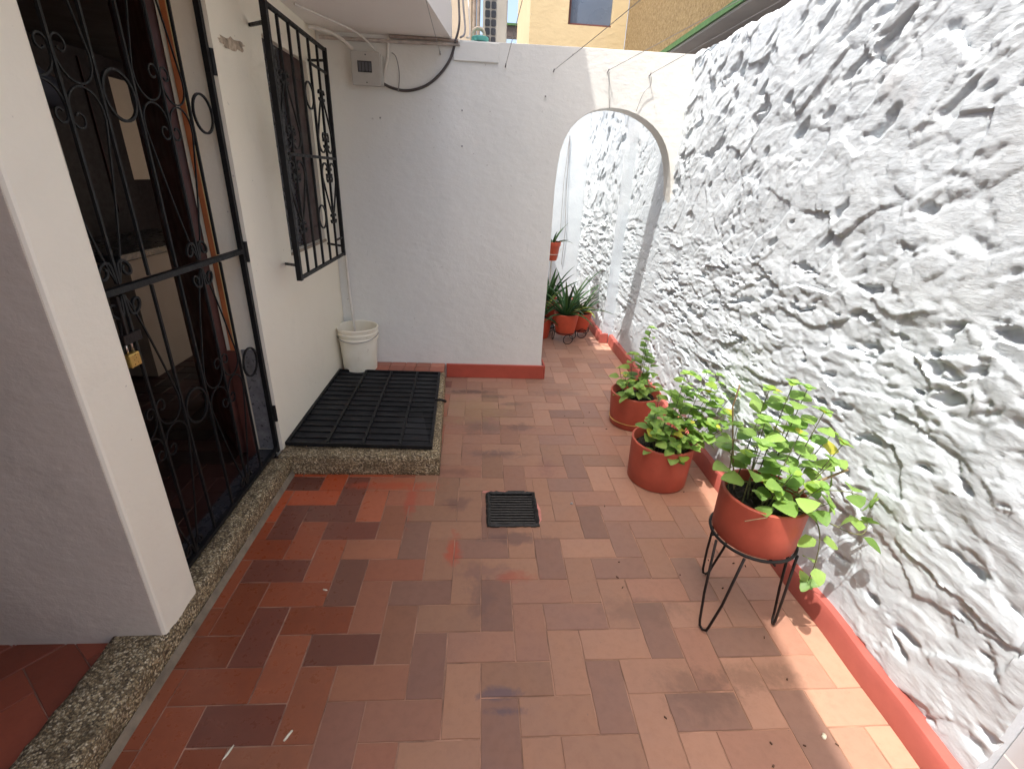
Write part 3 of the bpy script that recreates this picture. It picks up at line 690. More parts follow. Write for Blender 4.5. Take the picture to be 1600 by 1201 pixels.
# coil of hose on the wall top
mb = MB()
for k in range(3):
    mb.tube([(-.045+.038*math.cos(a), 3.66+.012*k, 2.345+.034*math.sin(a)) for a in [2*math.pi*i/20 for i in range(20)]], .009, 8, closed=True)
tag(mb.build('coiled_hose', simple('beige_hose', (.58,.50,.38), .5), smooth='all'), 'beige coil of hose resting on top of the end wall beside the pipes', 'hose')
mb = MB(); mb.lathe([(.0,2.299),(.052,2.299),(.055,2.303),(.055,2.323),(.050,2.326),(.0,2.326)], -.035, 3.64, 24); tag(mb.build('teal_lid', 'teal', smooth=True), 'teal round lid lying on top of the end wall under the coil', 'lid')

# ------------------------------------------------------------------ meter box, conduits, cables
mx = thing('meter_box', 'grey metal electric meter box with a dark window, high on the end wall', 'meter box')
mb = MB(); mb.box(-.820, -.640, 3.52, 3.5885, 2.012, 2.178); mb.build('body', 'meter', mx, bevel=.004)
mb = MB(); mb.box(-.825, -.650, 3.510, 3.5195, 2.005, 2.185); mb.build('cover', 'meter', mx, bevel=.003)
dp = mb = MB(); mb.box(-.786, -.700, 3.5065, 3.5095, 2.075, 2.135); ds = mb.build('display_window', 'dark_plastic', mx)
for k in range(4):
    mb = MB(); mb.box(-.780+k*.0205, -.7655+k*.0205, 3.5045, 3.506, 2.082, 2.128); mb.build('breaker_switch', simple('breaker_grey', (.10,.10,.11), .4) if k == 0 else bpy.data.materials['breaker_grey'], ds)
for z in (2.022, 2.168):
    mb = MB(); mb.tube([(-.735,3.5095,z),(-.735,3.506,z)], .004, 8); mb.build('screw', 'dark_plastic', mx)
def cable(name, pts, r_, mat, label, cat='cable', group=None, sub=10):
    P = [Vector(p) for p in pts]; out = []
    for i in range(len(P)-1):
        p0 = P[max(i-1,0)]; p1 = P[i]; p2 = P[i+1]; p3 = P[min(i+2,len(P)-1)]
        for k in range(sub):
            u = k/sub; out.append(.5*((2*p1)+(-p0+p2)*u+(2*p0-5*p1+4*p2-p3)*u*u+(-p0+3*p1-3*p2+p3)*u**3))
    out.append(P[-1]); mb = MB(); mb.tube(out, r_, 8); return tag(mb.build(name, mat, smooth=True), label, cat, group)
cable('power_cable', [(-.645,3.57,2.030),(-.60,3.575,2.012),(-.52,3.58,2.000),(-.44,3.58,2.012),(-.36,3.58,2.045),(-.28,3.58,2.11),(-.22,3.58,2.19),(-.185,3.58,2.285)], .0085, 'cable', 'thick dark cable curving from the meter box up to the wall top')
cable('loose_wire', [(-.585,3.58,2.20),(-.56,3.572,2.18),(-.545,3.57,2.12),(-.543,3.57,2.06),(-.555,3.572,1.99)], .003, 'greycable', 'short thin wire dangling right of the meter box', 'wire')
cable('plastic_conduit', [(-1.035,3.42,2.27),(-.99,3.44,2.27),(-.90,3.50,2.255),(-.82,3.555,2.20)], .012, 'pvc', 'white conduit slanting from the window corner to the meter box', 'conduit', sub=6)
cable('plastic_conduit', [(-.98,3.05,2.281),(-.90,3.22,2.279),(-.76,3.46,2.262),(-.68,3.55,2.20),(-.655,3.555,2.182)], .006, 'pvc', 'thin white conduit crossing the soffit down to the meter box top', 'conduit', sub=6)
cable('plastic_conduit', [(-.645,3.574,2.02),(-.632,3.574,2.10),(-.61,3.574,2.18),(-.603,3.574,2.275)], .008, 'pvc', 'white upright conduit on the right edge of the meter box', 'conduit', sub=4)
cable('plastic_conduit', [(-1.02,3.572,2.255),(-.7,3.572,2.256),(-.4,3.572,2.262),(-.16,3.572,2.268)], .011, simple('grimy_pvc', (.46,.41,.37), .6, 0, .3, 20), 'long lower horizontal conduit under the soffit on the end wall', 'conduit', sub=3)
cable('plastic_conduit', [(-.595,3.560,2.281),(-.4,3.560,2.283),(-.17,3.560,2.281)], .0095, simple('dusty_conduit', (.26,.21,.18), .7, 0, .3, 20), 'upper grimy horizontal conduit right under the soffit', 'conduit', sub=3)
for i, (pts) in enumerate(([(-.19,3.55,2.27),(-.165,3.60,2.38),(-.175,3.72,2.6),(-.17,3.75,3.2)], [(-.155,3.56,2.30),(-.13,3.64,2.36),(-.15,3.74,2.6),(-.145,3.78,3.2)], [(-.12,3.60,2.31),(-.10,3.66,2.36),(-.125,3.80,2.7),(-.12,3.82,3.2)])):
    cable('hanging_cable', pts, .007-.001*i, ['cable', 'greycable', 'pvc'][i], ['dark cable', 'grey cable', 'whitish cable'][i]+' running up past the upper storey corner above the end wall', 'cable', 'cables at the building corner')
cable('drain_tube', [(-1.005,3.575,1.30),(-1.0,3.574,1.1),(-.985,3.572,.95),(-.980,3.565,.70),(-.962,3.53,.50),(-.945,3.50,.36)], .0085, 'pvc', 'thin white tube running down the wall corner into the bucket', 'tube')
# clothes lines
def hook(x, z, lb):
    mb = MB(); mb.tube([(x,3.589,z),(x,3.565,z),(x,3.555,z+.012)], .0035, 6); mb.lathe([(0,0),(.012,0),(.012,.004),(0,.004)], 0, 0, 12)
    return tag(mb.build('wall_hook', 'greycable'), lb, 'hook', 'hooks on the end wall')
for (x, z, ex_, ez, lb) in ((-.283,2.21,-.17,2.285,'leftmost, under the soffit'), (.131,2.168,.175,2.30,'between the soffit and the arch'), (.442,2.158,.86,2.25,'just left of the arch top'), (.797,2.178,1.86,2.30,'above the crown of the arch'), (1.075,2.172,1.72,2.28,'above the right shoulder of the arch')):
    mb = MB(); mb.tube([(x,3.589,z),(x,3.565,z),(x,3.553,z+.01)], .004, 6); tag(mb.build('wall_hook', 'greycable'), 'small hook on the end wall, '+lb, 'hook', 'hooks on the end wall')
    p0 = Vector((x,3.556,z+.004)); p1 = Vector((ex_,-1.0,ez)) ; pts = [p0.lerp(p1, i/20)-Vector((0,0,.05*math.sin(math.pi*i/20))) for i in range(21)]
    if ex_ > 1.3:                                         # these two end on top of the rough wall
        k = (1.40-x)/(ex_-x); p1 = p0.lerp(p1, k); p1.z = 2.335; pts = [p0.lerp(p1, i/12) for i in range(13)]
    mb = MB(); mb.tube(pts, .0016, 5); tag(mb.build('clothes_line', 'greycable'), 'thin clothes line tied to the hook '+lb, 'clothes line', 'clothes lines over the courtyard')
for (x, z, w_, lb) in ((.80,2.172,.035,'knotted cord end dangling from the hook above the crown of the arch'),(1.078,2.166,-.06,'knotted cord end dangling from the hook above the right shoulder of the arch')):
    cable('cord_end', [(x,3.556,z),(x+.01,3.57,z-.05),(x+w_*.5,3.575,z-.10),(x+w_,3.582,z-.20)], .0022, 'greycable', lb, 'cord')
for i, (x, z) in enumerate(((-.145,1.911),(-.145,1.70),(-.68,1.84),(.40,2.02))):
    mb = MB(); mb.tube([(x,3.589,z),(x,3.576,z-.003)], .005, 8); tag(mb.build('wall_nail', 'greycable'), ['nail in the middle of the end wall, the upper of two', 'nail in the middle of the end wall, the lower of two', 'nail below the meter box', 'nail left of the arch top'][i], 'nail', 'nails in the end wall')

# ------------------------------------------------------------------ security gate
XG = -1.072
gate = thing('security_gate', 'black wrought iron gate with scrolls and rings, closed across the house door', 'gate')
def P(y, z, x=XG): return (x, y, z)
def bar(name, a, b, r_=.0048, mat='black', parent=gate, x=XG):
    mb = MB(); mb.tube([P(a[0],a[1],x), P(b[0],b[1],x)], r_, 4, flat=(1,0,0)); return mb.build(name, mat, parent)
GB, GT_, GM, RU, RL = .148, 2.19, 1.165, 1.69, .675
bar('stile', (2.235,.12), (2.235,2.2), .0115); bar('stile', (1.332,.13), (1.332,2.2), .010)
bar('rail', (1.322,GB-.006), (2.227,GB-.006), .010); bar('rail', (1.322,GT_), (2.227,GT_), .010)
mb = MB(); mb.box(XG-.010, XG+.014, 1.320, 2.222, GM-.010, GM+.010); mb.build('middle_rail', 'black', gate, bevel=.002)
for y in (1.462, 1.600, 1.750, 1.895, 2.040): 
    bar('upright', (y,GB), (y,GM-.015)); bar('upright', (y,GM+.015), (y,GT_-.008))
def ringm(y, z, r_, parent, x=XG, th=.0042, name='ring'):
    mb = MB(); mb.tube([P(y+r_*math.cos(a), z+r_*math.sin(a), x) for a in [2*math.pi*k/28 for k in range(28)]], th, 4, closed=True, flat=(1,0,0)); return mb.build(name, 'black', parent)
for (y, r_) in ((1.675, .066), (2.128, .066)):
    for z in (RU, RL): ringm(y, z, r_, gate, XG+.001)
def spiral(y, z, r0, r1, a0, a1, n=22):
    return [(y+(r0+(r1-r0)*k/n)*math.cos(a0+(a1-a0)*k/n), z+(r0+(r1-r0)*k/n)*math.sin(a0+(a1-a0)*k/n)) for k in range(n+1)]
def lyre(yc, zp, zt, hw, parent, x=XG, s=1, th=.0027, side=None):
    """long curve from a point on the centre line out to the side bar, over and back in to a scroll; zp point, zt arch top"""
    up = 1 if zt > zp else -1
    for sd in ((-1, 1) if side is None else (side,)):
        sw = hw*.95
        r_ = hw*.46
        zc = zt-up*r_*1.05
        body = []
        for k in range(15):
            u = k/14; y = yc+sd*(.006+(sw-.006)*(u**.8)); z = zp+(zc-up*.015-zp)*u; body.append((y, z))
        cy = yc+sd*(sw-r_)
        arc = [(cy+sd*r_*math.cos(R(180*k/16)), zc+up*r_*math.sin(R(180*k/16))) for k in range(1, 17)]
        r2 = r_*.42; arc.append((cy-sd*r_, zc-up*r2*.5)); c2 = (cy-sd*(r_-r2), zc-up*r2*.7)
        for k in range(1, 22):
            u = k/21; a = R(180)+u*R(330); q2 = r2*(1-.55*u); arc.append((c2[0]+sd*q2*math.cos(a), c2[1]+up*q2*math.sin(a)))
        mb = MB(); mb.tube([P(y, z, x+.001*sd) for y, z in body+arc], th, 4, flat=(1,0,0)); mb.build('scroll', 'black', parent)
def curls(yc, z, up, parent, r_=.030, x=XG):
    for sd in (-1, 1):
        pts = [(yc+sd*.006, z)]+[(yc+sd*(.012+r_)-sd*(r_*(1-.7*k/24))*math.cos(k/24*R(420)), z+up*(r_+.006)-up*(r_*(1-.7*k/24))*math.sin(k/24*R(420)+R(20))*-1) for k in range(25)]
        mb = MB(); mb.tube([P(a, b, x+.001*sd) for a, b in pts], .004, 4, flat=(1,0,0)); mb.build('curl', 'black', parent)
for yc, hw, side in ((1.895, .138, None), (1.462, .134, 1), (1.462, .122, -1)):
    lyre(yc, GM+.02, RU+.005, hw, gate, side=side); lyre(yc, GT_-.02, RU+.005, hw, gate, side=side)
    lyre(yc, GM-.02, RL+.005, hw, gate, side=side); lyre(yc, GB+.02, RL+.005, hw, gate, side=side)
for yc in (1.895, 1.462):
    curls(yc, GM+.018, 1, gate); curls(yc, GM-.018, -1, gate); curls(yc, GB+.008, 1, gate, .022)
for z in (1.88, 1.16, .34):
    mb = MB(); mb.tube([P(2.254,z-.045,XG+.012),P(2.254,z+.045,XG+.012)], .010, 10); mb.build('hinge', 'black', gate, smooth=True)
mb = MB(); mb.box(XG-.012, XG+.010, 1.407, 1.485, 1.005, 1.035); mb.box(XG-.012, XG+.010, 1.425, 1.435, 1.0355, 1.15); mb.build('lock_plate', 'rusty_black', gate, bevel=.002)
pl = thing('padlock', 'brass padlock with steel shackle hanging on the gate lock plate', 'padlock')
mb = MB(); mb.box(XG-.004, XG+.016, 1.400, 1.446, .935, .978); mb.build('body', 'brass', pl, bevel=.004)
mb = MB(); mb.tube([(XG+.006,1.411,.975),(XG+.006,1.411,1.0)]+[(XG+.006,1.423-.012*math.cos(a),1.0+.014*math.sin(a)) for a in [R(20*k) for k in range(10)]]+[(XG+.006,1.435,.978)], .0035, 8); mb.build('shackle', 'chrome', pl, smooth='all')

# ------------------------------------------------------------------ window grille
XR = -.925
gl = thing('window_grille', 'black wrought iron grille standing off the wall in front of the brown window', 'grille')
Yl, Yr, Zb, Zt = 2.485, 3.315, .998, 2.142
bar('post', (Yl,Zb-.01), (Yl,Zt+.01), .014, parent=gl, x=XR); bar('post', (Yr,Zb-.01), (Yr,Zt+.01), .012, parent=gl, x=XR)
bar('rail', (Yl+.013,Zb), (Yr-.011,Zb), .009, parent=gl, x=XR); bar('rail', (Yl+.013,Zt), (Yr-.011,Zt), .009, parent=gl, x=XR)
ub = [2.620, 2.752, 2.880, 3.025, 3.168]
for y in ub: bar('upright', (y,Zb+.009), (y,Zt-.009), .0065, parent=gl, x=XR)
zm = 1.575
bar('middle_rail', (2.55,zm), (Yr-.012,zm), .008, parent=gl, x=XR+.003)
bar('short_rail', (3.03,2.025), (Yr-.012,2.025), .006, parent=gl, x=XR+.002); bar('short_rail', (3.17,1.105), (Yr-.012,1.105), .006, parent=gl, x=XR+.002)
for y in (2.952,):
    for z in (1.868, 1.262): ringm(y, z, .062, gl, XR+.002)
for yc in (3.168, 2.620):
    for (zp, zt) in ((1.88, 1.60), (1.26, 1.55)): 
        lyre(yc, zp, zt, .135 if yc > 3 else .125, gl, XR, th=.0045)
    for z, up in ((1.655,1),(1.495,-1),(1.895,1),(1.235,-1)):
        for sd in (-1, 1):
            mb = MB(); mb.tube([P(yc+sd*.024+.019*math.cos(a)*sd, z+up*.024*math.sin(a), XR+.002*sd) for a in [R(15+k*22) for k in range(15)]], .0055, 4, flat=(1,0,0)); mb.build('curl', 'black', gl)
for (a, b) in (((-1.052,2.63,2.088), (XR-.01,2.49,2.072)), ((-1.052,2.652,1.040), (XR-.01,2.498,1.062)), ((-1.052,3.40,2.1), (XR-.008,3.315,2.09)), ((-1.052,3.40,1.05), (XR-.008,3.315,1.05))):
    mb = MB(); mb.tube([a, b], .007, 4); mb.build('bracket', 'black', gl)

# ------------------------------------------------------------------ bucket
bk = thing('bucket', 'old off-white plastic bucket in the corner on the tiled ledge', 'bucket', loc=(-.912,3.445,.119))
mb = MB(); mb.lathe([(0,.0),(.118,.0),(.122,.004),(.138,.245),(.146,.247),(.146,.262),(.140,.266),(.141,.285),(.149,.287),(.149,.300),(.143,.303),(.144,.322),(.150,.325),(.151,.336),(.145,.340),(.139,.336),(.118,.010),(0,.009)], 0, 0, 56)
mb.build('body', 'bucket', bk, smooth=True)
mb = MB(); pts = []
for k in range(21):
    a = math.pi*k/20; pts.append((.152*math.cos(a), -.152*math.sin(a)*.98, .29-.04*math.sin(a)))
mb.tube(pts, .0025, 6); mb.build('handle', 'greycable', bk)

# ------------------------------------------------------------------ plants
def leaf(mb, base, d, nrm, L, W, c, droop=.25, fold=.18):
    d = d.normalized(); side = d.cross(nrm).normalized(); nn = side.cross(d).normalized()
    ts = (0, .14, .34, .58, .80, .93, 1); ws = (.10, .62, .98, .92, .60, .30, .03)
    vs = []
    for t_, w_ in zip(ts, ws):
        ctr = base+d*L*t_-nn*L*droop*t_*t_; ww = W*.5*w_
        e = ctr+nn*ww*fold
        vs += [e-side*ww*(1+.06*math.sin(t_*40)), ctr, e+side*ww*(1+.06*math.cos(t_*37))]
    fs = []
    for i in range(len(ts)-1):
        a = i*3; fs += [(a, a+3, a+4, a+1), (a+1, a+4, a+5, a+2)]
    mb.add(vs, fs, c)
def green(r_, bright=1.0):
    k = r_.random()
    base = Vector((.13, .24, .055)).lerp(Vector((.24, .36, .10)), r_.random())
    if k > .965: base = Vector((.34, .32, .05))
    elif k > .87: base = Vector((.22, .32, .06))
    return tuple(base*bright*r_.uniform(.8, 1.15))
def pot_shape(rb, rt, h, parent, mat='clay', rim=False, saucer=False):
    if rim: prof = [(0,.0),(rb*.94,.0),(rb,.008),(rt*.97,h*.78),(rt*1.06,h*.785),(rt*1.08,h*.99),(rt*1.06,h),(rt*.99,h),(rt*.95,h*.84),(0,h*.84)]
    else: prof = [(0,0),(rb*.97,0),(rb,.006),(rb+(rt-rb)*.5,h*.5),(rt,h*.985),(rt-.003,h),(rt-.010,h),(rt-.012,h*.98),(rb-.010,h*.72),(0,h*.72)]
    mb = MB(); mb.lathe(prof, 0, 0, 64); return mb.build('pot', mat, parent, smooth=True)
def soil(rr_, z, parent, seed):
    n = 26; vs = []; fs = []; q = random.Random(seed)
    mb = MB()
    for i in range(n+1):
        for k in range(40):
            r_ = rr_*i/n; a = 2*math.pi*k/40; vs.append((r_*math.cos(a), r_*math.sin(a), z+(q.uniform(-.006,.006) if i < n else -.004)))
    fs = [(i*40+k, (i+1)*40+k, (i+1)*40+(k+1)%40, i*40+(k+1)%40) for i in range(n) for k in range(40)]
    mb.add(vs, fs); mb.build('soil', 'soil', parent)
def bez(pts, n=14):
    P_ = [Vector(p) for p in pts]; out = []
    for k in range(n+1):
        u = k/n; q = P_[:]
        while len(q) > 1: q = [q[i].lerp(q[i+1], u) for i in range(len(q)-1)]
        out.append(q[0])
    return out
def mint(root, stems, seed, LS=.048, start=.25, gap=.034, bright=1.0):
    """stems: list of control point lists in local coordinates"""
    q = random.Random(seed); sm = MB(); lm = MB()
    for ctrl, dens in stems:
        path = bez(ctrl, 24); L = sum((path[i+1]-path[i]).length for i in range(24))
        sm.tube(path, [.0028-.0016*i/24 for i in range(25)], 6)
        nn = max(2, int(L/gap*dens*.62)); ph = q.uniform(0, 3)
        for k in range(nn+1):
            u = start+(1-start)*(k/nn); i = min(23, int(u*24)); p = path[i].lerp(path[i+1], u*24-i) if i < 24 else path[-1]
            tdir = (path[i+1]-path[i]).normalized()
            ph += math.pi/2+q.uniform(-.3, .3)
            ax = tdir.orthogonal().normalized(); bx = tdir.cross(ax)
            size = LS*(.55+.55*math.sin(math.pi*min(1, .25+.62*u)))*q.uniform(.8, 1.2)
            if k == nn:
                for m_ in range(6):
                    a = ph+m_*math.pi/3; d = ax*math.cos(a)+bx*math.sin(a)+tdir*(.25 if m_ % 2 else .7)
                    leaf(lm, p, d, tdir, size*(.8 if m_ % 2 else .5), size*.6, green(q, bright*1.12), .2)
                continue
            for sgn in (1, -1):
                if q.random() < .16: continue
                d = (ax*math.cos(ph)+bx*math.sin(ph))*sgn+tdir*q.uniform(.1, .5)
                d = d.normalized()*1.0+Vector((0, 0, q.uniform(-.05, .25)))
                pe = p+d.normalized()*size*.22; sm.tube([p, pe], .0011, 5)
                nr = Vector((0,0,1))+Vector((q.uniform(-.35,.35), q.uniform(-.35,.35), 0))
                leaf(lm, pe, d, nr, size, size*q.uniform(.80,.98), green(q, bright), q.uniform(.1,.4))
    sm.build('stems', 'stem', root, smooth='all'); lm.build('leaves', 'leaf', root, smooth='all')
def loc(root, pts): return [tuple(Vector(p)-root.location) for p in pts]

# plant on the stand
c1 = (.998, 1.290, .392)
p1 = thing('potted_herb', 'leafy green herb in a clay pot raised on a black wire stand', 'potted plant', 'herb pots along the rough wall', loc=c1)
pot_shape(.139, .142, .178, p1); soil(.130, .135, p1, 1)
S = lambda x, y, z: (x-c1[0], y-c1[1], z-c1[2])
st = []
tips = [((.93,1.36),(.955,1.36,.925)),((.98,1.33),(1.0,1.32,.965)),((1.02,1.33),(1.045,1.31,.955)),((1.06,1.30),(1.11,1.29,.88)),((.90,1.34),(.865,1.34,.80)),((.92,1.28),(.91,1.25,.78)),((.98,1.24),(.985,1.18,.72)),
        ((1.03,1.22),(1.06,1.14,.70)),((1.08,1.26),(1.16,1.23,.80)),((1.05,1.36),(1.10,1.42,.84)),((.95,1.30),(.93,1.30,.84)),((1.0,1.27),(1.02,1.25,.82)),((1.08,1.32),(1.20,1.33,.78)),((1.05,1.25),(1.12,1.20,.75)),((.99,1.36),(.99,1.40,.80)),
        ((1.0,1.30),(1.03,1.22,.66)),((.95,1.25),(.96,1.19,.64)),((1.06,1.22),(1.12,1.16,.62))]
for (bx, by), (tx, ty, tz) in tips:
    st.append(([S(bx,by,.52), S(bx*.5+tx*.5-.01, by*.5+ty*.5, .52+(tz-.52)*.45), S(tx,ty,tz)], 1.0))
st.append(([S(1.08,1.25,.53), S(1.16,1.16,.56), S(1.26,1.10,.47), S(1.30,1.18,.53)], .45))          # trailing to the right
st.append(([S(1.06,1.30,.53), S(1.20,1.28,.60), S(1.26,1.24,.62), S(1.30,1.20,.60)], .5))
st.append(([S(1.09,1.20,.545), S(1.13,1.13,.58), S(1.10,1.10,.40), S(1.165,1.17,.275)], .42))      # hanging below the rim
mint(p1, st, 21, LS=.061, start=.42, gap=.050, bright=1.2)
mb = MB()
mb.tube([S(1.06,1.26,.56),S(1.11,1.22,.66),S(1.17,1.19,.73)], .004, 6); mb.tube([S(.93,1.36,.53),S(.88,1.36,.72),S(.845,1.36,.86),S(.85,1.36,.94)], .003, 6)
mb.tube([S(.99,1.22,.545),S(.93,1.16,.565),S(.86,1.16,.55)], .0016, 5); mb.build('woody_stems', 'dry_stem', p1)
# stand
sd_ = thing('plant_stand', 'black wire plant stand with three hairpin legs', 'plant stand', loc=(c1[0], c1[1], 0))
mb = MB(); mb.tube([(.1435*math.cos(a), .1435*math.sin(a), .389) for a in [2*math.pi*k/40 for k in range(40)]], .0055, 8, closed=True); mb.build('ring', 'black', sd_, smooth='all')
mb = MB(); mb.tube([(-.15,0,.380),(.15,0,.380)], .004, 6); mb.tube([(0,-.15,.380),(0,.15,.380)], .004, 6); mb.build('cross_wires', 'black', sd_)
for (fx, fy) in ((.855,1.200), (1.142,1.223), (.987,1.469)):
    d = Vector((fx-c1[0], fy-c1[1], 0)); a = math.atan2(d.y, d.x); f0 = Vector((d.x, d.y, .007)); tg = Vector((-math.sin(a), math.cos(a), 0)); rd = Vector((math.cos(a), math.sin(a), 0))
    t1 = Vector((.150*math.cos(a-.36), .150*math.sin(a-.36), .382)); t2 = Vector((.150*math.cos(a+.36), .150*math.sin(a+.36), .382))
    pts = [t1, t1.lerp(f0-tg*.024, .6), f0-tg*.019+Vector((0,0,.035)), f0-tg*.014+Vector((0,0,.010)), f0, f0+tg*.014+Vector((0,0,.010)), f0+tg*.019+Vector((0,0,.035)), t2.lerp(f0+tg*.024, .6), t2]
    mb = MB(); mb.tube(pts, .0048, 8); mb.build('leg', 'rusty_black', sd_, smooth='all')
# middle pot
c2 = (1.015, 2.190, .002)
p2 = thing('potted_herb', 'spreading herb with yellowing leaves, the middle clay pot of three by the rough wall', 'potted plant', 'herb pots along the rough wall', loc=c2)
pot_shape(.160, .168, .25, p2); soil(.150, .19, p2, 2)
S = lambda x, y, z: (x-c2[0], y-c2[1], z-c2[2]); st = []
tips = [((.95,2.2),(.925,2.15,.44)),((.98,2.15),(.955,2.08,.43)),((1.0,2.2),(1.0,2.16,.54)),((1.03,2.2),(1.04,2.14,.66)),((1.05,2.15),(1.10,2.10,.40)),((1.03,2.1),(1.05,2.04,.34)),((1.06,2.1),(1.11,2.05,.33)),
        ((1.08,2.2),(1.17,2.18,.65)),((1.08,2.22),(1.25,2.2,.63)),((1.1,2.2),(1.31,2.12,.57)),((1.1,2.18),(1.26,2.08,.47)),((1.1,2.25),(1.30,2.25,.56)),((1.0,2.25),(.98,2.28,.50)),((.97,2.18),(.93,2.18,.38)),((1.05,2.22),(1.12,2.24,.62)),
        ((1.1,2.15),(1.22,2.06,.40)),((1.0,2.15),(1.0,2.05,.42)),((1.02,2.12),(1.02,2.03,.30)),((.95,2.12),(.92,2.07,.36)),((1.06,2.2),(1.09,2.18,.56)),((1.1,2.22),(1.22,2.16,.52)),((1.08,2.15),(1.28,2.04,.44))]
for (bx, by), (tx, ty, tz) in tips: st.append(([S(bx,by,.19), S(bx*.45+tx*.55, by*.5+ty*.5, .19+(tz-.19)*.35), S(tx,ty,tz)], 1.0))
mint(p2, st, 33, LS=.062, start=.40, gap=.042, bright=1.25)
mb = MB(); q = random.Random(4)
for k in range(9):
    a = q.uniform(-.3,.5); mb.tube([(0.02+.08*math.cos(a), -.04+.05*math.sin(a), .20), (.12*math.cos(a)+.02, -.06+.08*math.sin(a), .25), (.22+q.uniform(-.06,.03), -.08+q.uniform(-.05,.06), .27+q.uniform(-.02,.05))], .0014, 5)
mb.build('dry_stalks', 'dry_stem', p2)
# far pot
c3 = (1.065, 2.850, .002)
p3 = thing('potted_herb', 'upright herb in a clay pot with a yellow string round its base', 'potted plant', 'herb pots along the rough wall', loc=c3)
pot_shape(.150, .168, .235, p3); soil(.150, .18, p3, 3)
S = lambda x, y, z: (x-c3[0], y-c3[1], z-c3[2]); st = []
tips = [((1.06,2.84),(1.085,2.82,.69)),((1.06,2.84),(1.055,2.80,.62)),((1.03,2.85),(1.00,2.85,.50)),((1.0,2.82),(.955,2.80,.38)),((.97,2.80),(.93,2.76,.32)),((1.0,2.75),(.97,2.70,.30)),((1.05,2.78),(1.03,2.70,.34)),((1.0,2.9),(.96,2.95,.36)),((1.1,2.8),(1.12,2.74,.40)),((1.08,2.85),(1.10,2.86,.50)),
        ((1.05,2.8),(1.06,2.72,.36)),((1.0,2.78),(.99,2.76,.34)),((1.1,2.88),(1.15,2.90,.46))]
for (bx, by), (tx, ty, tz) in tips: st.append(([S(bx,by,.19), S(bx*.5+tx*.5, by*.5+ty*.5, .19+(tz-.19)*.5), S(tx,ty,tz)], .9))
mint(p3, st, 47, LS=.062, start=.28, gap=.042, bright=1.15)
mb = MB(); mb.tube([(.1555*math.cos(a), .1555*math.sin(a), .048+.006*math.cos(a)) for a in [2*math.pi*k/48 for k in range(48)]], .0018, 5, closed=True); mb.build('string', simple('yellow_string', (.65,.50,.15), .7), p3)

# aloes
def aloe(root, n, L, seed, z, spread=1.0, w=.030, thin=False):
    q = random.Random(seed); mb = MB()
    for i in range(n):
        a = i*2.4+q.uniform(-.3,.3); e = (i/n); tilt = R(8+62*e*spread+q.uniform(-8,8)); LL = L*q.uniform(.7,1.1)*(1-.15*e)
        out = Vector((math.cos(a), math.sin(a), 0)); p = out*.012+Vector((0,0,z)); N = 9; cur = p.copy(); th = tilt; pts = []
        for k in range(N+1):
            pts.append(cur.copy()); th += R(q.uniform(1,6))*(1.0+2.4*e*e*(k/N)); cur = cur+(out*math.sin(th)+Vector((0,0,1))*math.cos(th))*LL/N
        side = out.cross(Vector((0,0,1))); vs = []
        for k, c_ in enumerate(pts):
            u = k/N; ww = (w*(1-u)**.75*(.75+.5*min(1, u*4)) if not thin else w*.5*(1-u)**.6)+.0008
            T = (pts[min(k+1,N)]-pts[max(k-1,0)]).normalized(); nn = side.cross(T).normalized()
            vs += [c_-side*ww+nn*ww*.35, c_-nn*ww*.45, c_+side*ww+nn*ww*.35, c_+nn*ww*.10]
        fs = []
        for k in range(N):
            b_ = k*4; fs += [(b_+j, b_+(j+1)%4, b_+4+(j+1)%4, b_+4+j) for j in range(4)]
        c = Vector((.035,.095,.035)).lerp(Vector((.075,.165,.050)), q.random())*q.uniform(.8,1.2)
        if q.random() > .88: c = Vector((.30,.36,.07))
        mb.add(vs, fs, tuple(c))
    mb.build('leaves', 'aloe', root, smooth='all')
def aloe_pot(locn, rb, rt, h, label, n, L, seed, rim=False, spread=1.0, w=.024, thin=False, mat='clay2'):
    t_ = thing('potted_aloe', label, 'potted plant', 'aloe pots in the passage', loc=locn)
    pot_shape(rb, rt, h, t_, mat, rim); soil(rt*.93, h*.86, t_, seed); aloe(t_, n, L, seed, h*.86, spread, w, thin); return t_
aloe_pot((.870,4.60,.085), .095, .128, .21, 'large aloe in a round clay pot, nearest the viewer inside the arch', 24, .60, 5, w=.018, spread=1.0)
aloe_pot((1.055,4.80,.055), .085, .125, .20, 'aloe in a clay pot right of the front one, close to the coral skirting', 12, .42, 8, w=.018, spread=.8)
aloe_pot((.735,5.00,.075), .10, .135, .26, 'clay pot plant behind the front aloe, half hidden by the arch', 16, .50, 14, w=.026)
aloe_pot((.62,4.72,.004), .10, .13, .22, 'clay pot plant mostly hidden behind the left jamb of the arch', 12, .40, 18, w=.026)
hp = aloe_pot((.745,5.08,.735), .055, .080, .19, 'small spiky plant in a rimmed clay pot raised high on a pole', 9, .26, 25, rim=True, w=.011, spread=1.1)
def loop_stand(locn, r_, h, lb):
    t_ = thing('wire_pot_stand', lb, 'plant stand', 'looped wire stands in the passage', loc=locn)
    mb = MB(); mb.tube([(r_*math.cos(a), r_*math.sin(a), h) for a in [2*math.pi*k/36 for k in range(36)]], .004, 6, closed=True); mb.build('ring', 'black', t_, smooth='all')
    for a0 in (-90, 30, 150):
        a0 = R(a0+8); c_ = Vector((r_*1.06*math.cos(a0), r_*1.06*math.sin(a0), .052)); tg = Vector((-math.sin(a0), math.cos(a0), 0))
        mb = MB(); mb.tube([c_+tg*.048*math.cos(k/24*2*math.pi)+Vector((0,0,.048*math.sin(k/24*2*math.pi))) for k in range(24)], .004, 6, closed=True); mb.build('loop', 'black', t_, smooth='all')
    return t_
loop_stand((.870,4.60,0), .112, .105, 'black wire stand with round loops for feet under the front aloe')
